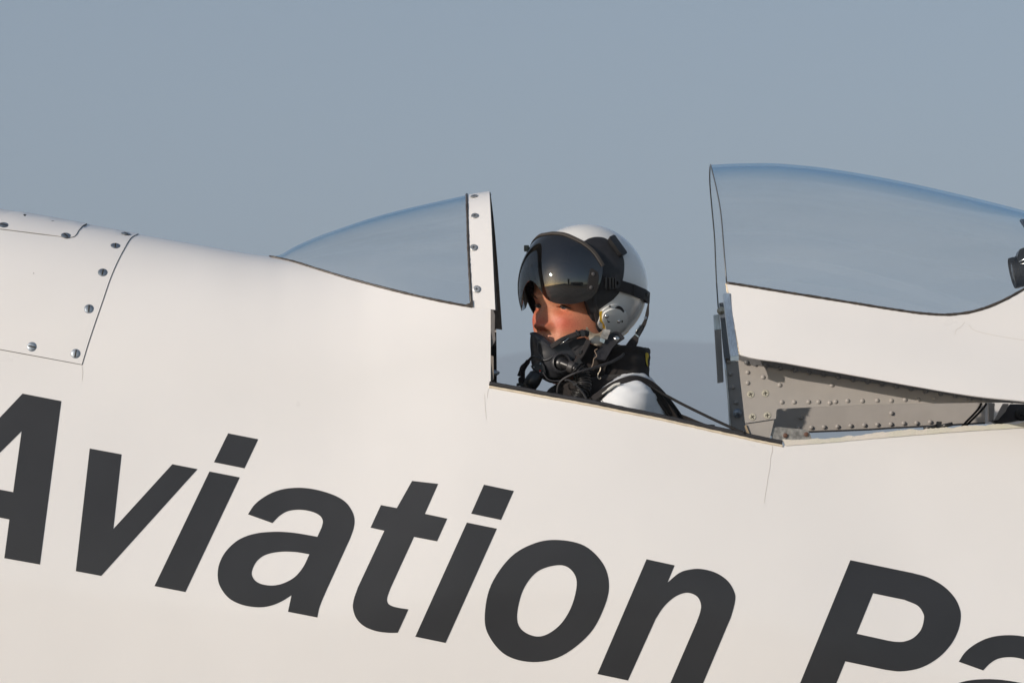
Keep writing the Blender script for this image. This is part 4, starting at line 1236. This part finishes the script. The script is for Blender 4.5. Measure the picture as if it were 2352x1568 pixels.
link('nape_clip', tube([P(x, y, -.081) for x, y in z4([(1050, 1100), (1080, 1040), (1140, 955)])], .0012, 8), 'chrome', helmet)
link('nape_snap', lathe([(.004, 0), (.0038, .002), (.0004, .003)], P(*z4([(1228, 835)])[0], -.077), (.3, -1, 0), 14, False), 'steel', helmet)
link('wire_plug', plate([z4([(870, 1345), (955, 1385), (940, 1470), (830, 1440)])], planeY(-.05), 0, .015, 4, True), 'plastic', helmet)

# ------------------------------------------------------------------ oxygen mask
mask = root('oxygen_mask', 'black rubber oxygen mask hanging below the pilot\'s nose with a ribbed hose', 'oxygen mask')
mrows = [(764.5, 1221, 1232, -.106, .008), (768, 1219, 1240, -.105, .020), (775, 1218, 1253, -.100, .030), (783, 1217.5, 1266, -.094, .038), (792, 1217.5, 1279, -.088, .046), (800, 1218, 1296, -.082, .052), (810, 1219, 1312, -.078, .056), (822, 1219, 1322, -.076, .058), (836, 1221, 1324, -.074, .058), (850, 1226, 1320, -.072, .056), (862, 1236, 1310, -.070, .050), (872, 1250, 1298, -.07, .04), (878, 1262, 1286, -.07, .02)]
fm = link('facepiece', ringloft(dense_rows(mrows, 5), 56, power=2.2), 'mask', mask)
def mfront(x, y, lift=0.0):
    """point on the viewer's side of the mask"""
    r = [np.interp(y, [q[0] for q in mrows], [q[i] for q in mrows]) for i in range(5)]
    c = (r[1]+r[2])/2; h = max(1, (r[2]-r[1])/2); t = max(-.98, min(.98, (x-c)/h))
    Y = r[3]-r[4]*(1-abs(t)**2.2)**(1/2.2)
    return P(x, y, Y-lift)
def mtube(pts, r, lift=.002, seg=10, n=5):
    return tube([mfront(x, y, lift) for x, y in smooth_curve(pts, n)], r, seg)
link('mask_rim', tube([mfront(x, y, .0005) for x, y in smooth_curve(z3([(290, 135), (350, 128), (410, 152), (490, 212), (570, 272), (650, 325), (720, 345)]), 5)], .003, 10), 'mask', fm)
link('nose_ridge', mtube(z3([(395, 240), (400, 300), (410, 380), (420, 450), (500, 545)]), .0022, -.0008), 'mask', fm)
link('nose_ridge', mtube(z3([(400, 235), (480, 260), (560, 330), (640, 380)]), .0026, -.0008), 'mask', fm)
link('chin_ridge', mtube(z3([(290, 510), (340, 490), (420, 520), (500, 550), (580, 530), (660, 475), (740, 450), (850, 460), (900, 520)]), .0026, -.0005), 'mask', fm)
vx, vy = z3([(760, 610)])[0]
vo_ = mfront(vx, vy, -.014)
ax = Vector((.12, -1, .05)).normalized()
va = link('valve', lathe([(.024, 0), (.0245, .016), (.023, .021), (.0195, .023), (.0175, .019), (.0165, .012)], vo_, ax, 36), 'mask', mask)
link('valve_core', lathe([(.0165, .010), (.016, .016), (.011, .021), (.0003, .023)], vo_, ax, 30, False), 'plastic', va)
pa = [vo_+ax*.018+Vector((.004, 0, -.001))]
e1 = mfront(*z3([(880, 640)])[0], .020); e2 = P(*z3([(1010, 690)])[0], -.150); e3 = P(*z3([(1080, 760)])[0], -.150)
link('elbow_pipe', tube(smooth_curve([vo_+ax*.014, e1, e2], 8), [.0105]*17, 20), 'hose', mask)
link('hose_clamp', tube(smooth_curve([e1+(e2-e1)*.15, e1+(e2-e1)*.75], 6), .0135, 22), material('grey rubber cuff', (.045, .042, .042), .45), mask)
hp_ = smooth_curve([e2+(e1-e2)*.1, e3, P(*z3([(1110, 850)])[0], -.152), P(*z3([(1115, 950)])[0], -.155), P(*z3([(1080, 1050)])[0], -.16), P(*z3([(1020, 1140)])[0], -.165), P(*z3([(960, 1230)])[0], -.165), P(*z3([(900, 1400)])[0], -.165)], 18)
hr = [.0160+.0026*math.sin(i*2*math.pi/7.0) for i in range(len(hp_))]
link('hose', tube([Vector(q) for q in hp_], hr, 24), 'hose', mask)
link('hose_tie', tube([Vector(hp_[i]) for i in (48, 50, 53)], .0180, 22), 'rubber', mask)
# microphone pod and its bracket
mx_, my_ = z3([(320, 870)])[0]
pod_c = mfront(mx_, my_, .012)
pm = lathe([(.0005, -.014), (.010, -.013), (.0155, -.009), (.017, 0), (.0155, .009), (.010, .013), (.0005, .0145)], (0, 0, 0), (0, 0, 1), 28, False)
bmx = Matrix.Translation(P(mx_, my_, -.125)) @ Matrix.Rotation(R(32), 4, 'Y') @ Matrix.Diagonal((1.05, 1.0, 1.65, 1))
pm.transform(bmx)
link('microphone', recalc(pm), 'plastic', mask)
br = link('microphone_bracket', plate([z3([(285, 640), (450, 560), (500, 640), (520, 740), (480, 790), (330, 720)])], lambda x, y: (mfront(x, y, .004), Vector((0, -1, 0))), .002, .008, 5), 'plastic', mask)
for (x, y) in z3([(437, 607), (340, 660)]): link('screw', lathe([(.0024, 0), (.0018, .0015), (.0002, .002)], mfront(x, y, .006), (0, -1, 0), 10, False), 'steel', br)
link('red_plug', tube([mfront(*q, .008) for q in z3([(425, 705), (445, 725)])], .0022, 8), 'red', mask)
link('white_plug', tube([mfront(*q, .008) for q in z3([(425, 735), (440, 745)])], .0018, 8), 'white_plastic', mask)
# hanging straps on the far side
link('side_strap', ribbon([P(x, y, .02) for x, y in smooth_curve(z3([(290, 520), (220, 590), (150, 650), (125, 720), (95, 800)]), 5)], .007, .004, (0, -1, 0)), 'web', mask)
link('side_strap', ribbon([P(x, y, .01) for x, y in smooth_curve(z3([(250, 560), (170, 690), (160, 800), (165, 900), (160, 975)]), 5)], .011, .005, (0, -1, 0)), 'web', mask)
link('strap_buckle', plate([z3([(62, 920), (85, 905), (190, 915), (185, 950), (62, 950)])], planeY(0), 0, .008, 4, True), 'plastic', mask)
link('strap_loop', plate([z3(arcpts([(88, 850), (105, 815), (160, 820), (175, 870), (150, 910), (100, 905), (88, 850)], 3)[:-1])], planeY(.004), 0, .008, 4, True), 'web', mask)
# near cheek straps: folded webbing with buckle towards the receiver
def mface(x, y, d): return P(x, y, d)
link('cheek_strap', ribbon([P(x, y, Y) for (x, y), Y in zip(z3([(610, 340), (700, 280), (790, 225), (880, 190)]), (-.142, -.148, -.148, -.146))], .012, .005, (0, -1, .3)), 'web', mask)
link('cheek_strap', ribbon([P(x, y, Y) for (x, y), Y in zip(z3([(860, 205), (950, 170), (1050, 135), (1140, 120), (1180, 140)]), (-.149, -.148, -.142, -.136, -.13))], .014, .009, (0, -1, .3)), 'web', mask)
for q in ([(740, 225), (800, 180), (830, 210), (770, 262)], [(815, 180), (860, 160), (905, 205), (850, 235)], [(985, 85), (1010, 75), (1060, 150), (1035, 170)], [(1060, 80), (1100, 70), (1145, 130), (1130, 180), (1075, 175)]):
    link('strap_buckle', plate([z3(q)], planeY(-.150), .004, .010, 4, True), 'plastic', mask)
link('strap_clip', tube([P(*q, -.155) for q in z3([(755, 302), (880, 205)])], .0012, 6), 'chrome', mask)
link('cheek_flap', plate([z3([(860, 300), (920, 230), (1130, 190), (1180, 240), (1060, 420), (1020, 520), (960, 420)])], planeY(-.128), 0, .012, 6, True), 'leather', mask)
link('mask_skirt', plate([z3([(590, 350), (640, 335), (720, 300), (800, 250), (900, 212), (1010, 190), (1010, 420), (970, 560), (860, 480), (700, 430)])], field(lambda x, y: -.137+.00025*(x-1270)), 0, .008, 6, True), 'mask', mask)
link('lower_strap', ribbon([P(x, y, -.142) for x, y in z3([(1200, 235), (1150, 340), (1100, 440), (1040, 520), (990, 600)])], .012, .005, (0, -1, .1)), 'web', mask)
for q in ([(1045, 400), (1085, 395), (1080, 440), (1040, 450)], [(1000, 580), (1040, 510), (1100, 600), (1050, 640)]):
    link('strap_buckle', plate([z3(q)], planeY(-.144), .003, .010, 4, True), 'plastic', mask)
link('throat_flap', plate([z3([(1170, 270), (1320, 330), (1480, 380), (1500, 520), (1450, 700), (1420, 900), (1240, 1130), (1100, 1150), (1000, 800), (1020, 560)])], planeY(-.100), 0, .03, 8, True), 'cloth_black', mask)
sn = [P(x, y, -.136) for x, y in smooth_curve(z3([(1335, 370), (1290, 400), (1310, 450), (1320, 485), (1275, 530), (1265, 600), (1240, 660)]), 5)]
link('edge_wire', tube(sn, .0009, 6), material('tan edge', (.30, .22, .16), .5), mask)
link('edge_wire', tube([P(x, y, -.136) for x, y in smooth_curve(z3([(1350, 650), (1380, 655), (1375, 710), (1345, 760), (1335, 815), (1365, 845), (1385, 820)]), 5)], .0013, 6), 'tin', mask)
# intercom lead from the nape round the hose, and the thinner loop
cab = [P(x, y, Y) for x, y, Y in smooth_curve([(*q, Y) for q, Y in zip(z3([(1745, 450), (1690, 500), (1560, 570), (1400, 630), (1200, 690), (1010, 745), (860, 810), (760, 880), (715, 960), (705, 1050), (730, 1130)]), (-.10, -.12, -.14, -.155, -.172, -.178, -.175, -.17, -.165, -.16, -.15))], 6)]
link('intercom_lead', tube(cab, .0030, 10), 'rubber', mask)
link('lead_loop', tube([P(x, y, -.183) for x, y in smooth_curve(z3([(820, 870), (870, 862), (930, 890), (990, 935), (1060, 1010), (1120, 1090), (1160, 1160)]), 5)], .0027, 10), 'rubber', mask)
link('lead_clip', plate([z3([(945, 920), (1000, 895), (1015, 925), (960, 955)])], planeY(-.187), 0, .006, 4, True), 'rubber', mask)
link('microphone_wire', tube([P(x, y, -.15) for x, y in smooth_curve(z3([(480, 740), (530, 820), (590, 865), (680, 878), (770, 865), (800, 830)]), 5)], .0018, 8), 'rubber', mask)

# ------------------------------------------------------------------ tether cord and camera
cord = link('cord', tube([P(x, y, Y) for x, y, Y in smooth_curve([(1450, 872, -.16), (1470, 877, -.155), (1492, 886, -.15), (1514, 899, -.15), (1560, 924, -.16), (1600, 944, -.18), (1650, 968, -.21), (1690, 986, -.24), (1712, 995, -.25)], 6)], .0033, 10), 'cord')
cord['label'] = 'thin black cord running from the pilot\'s shoulder to the foot of the open canopy'; cord['category'] = 'cord'

camera_o = root('video_camera', 'black camera with a round lens standing inside the clear canopy at the right edge', 'camera')
la_, lb_ = P(2324, 628, -.02), P(2424, 605, -.02)
axc = (lb_-la_).normalized()
link('lens_barrel', lathe([(.030, .004), (.0352, 0), (.036, .003), (.036, .012), (.0348, .0125), (.0348, .0145), (.036, .015), (.036, .026), (.0325, .028), (.0325, .046), (.029, .048), (.029, .10)], la_, axc, 40), 'lens', camera_o)
link('lens_glass', lathe([(.030, .006), (.022, .003), (.011, .0012), (.0003, .0005)], la_, axc, 32, False), 'darkglass', camera_o)
link('camera_body', box(la_+axc*.15+Vector((0, 0, .01)), (.10, .09, .11), None, .008), 'plastic', camera_o)
link('viewfinder', plate([[(2339, 604), (2337, 588), (2342, 573), (2350, 569), (2372, 570), (2395, 588), (2395, 606), (2360, 608)]], planeY(-.05), 0, .06, 6, True), 'plastic', camera_o)
link('microphone_mount', plate([[(2345, 503), (2352, 503), (2385, 520), (2385, 545), (2362, 530)]], planeY(-.03), 0, .03, 6, True), 'plastic', camera_o)
link('bracket', tube([P(2341, 602, -.055), P(2375, 583, -.055)], .0022, 8), 'chrome', camera_o)
link('bracket', tube([P(2343, 606, -.052), P(2380, 604, -.052)], .0015, 8), 'chrome', camera_o)
link('camera_stand', box(la_+axc*.15+Vector((0, 0, -.125)), (.05, .05, .17), None, .004), 'plastic', camera_o)

# each empty stands at the base of its thing
bpy.context.view_layer.update()
for o in (plane, pilot, helmet, mask, camera_o):
    pts = [c.matrix_world @ Vector(q) for c in o.children_recursive if c.type == 'MESH' for q in c.bound_box]
    base = Vector(((min(p.x for p in pts)+max(p.x for p in pts))/2, (min(p.y for p in pts)+max(p.y for p in pts))/2, min(p.z for p in pts)))
    o.location = base
    for c in o.children: c.location -= base
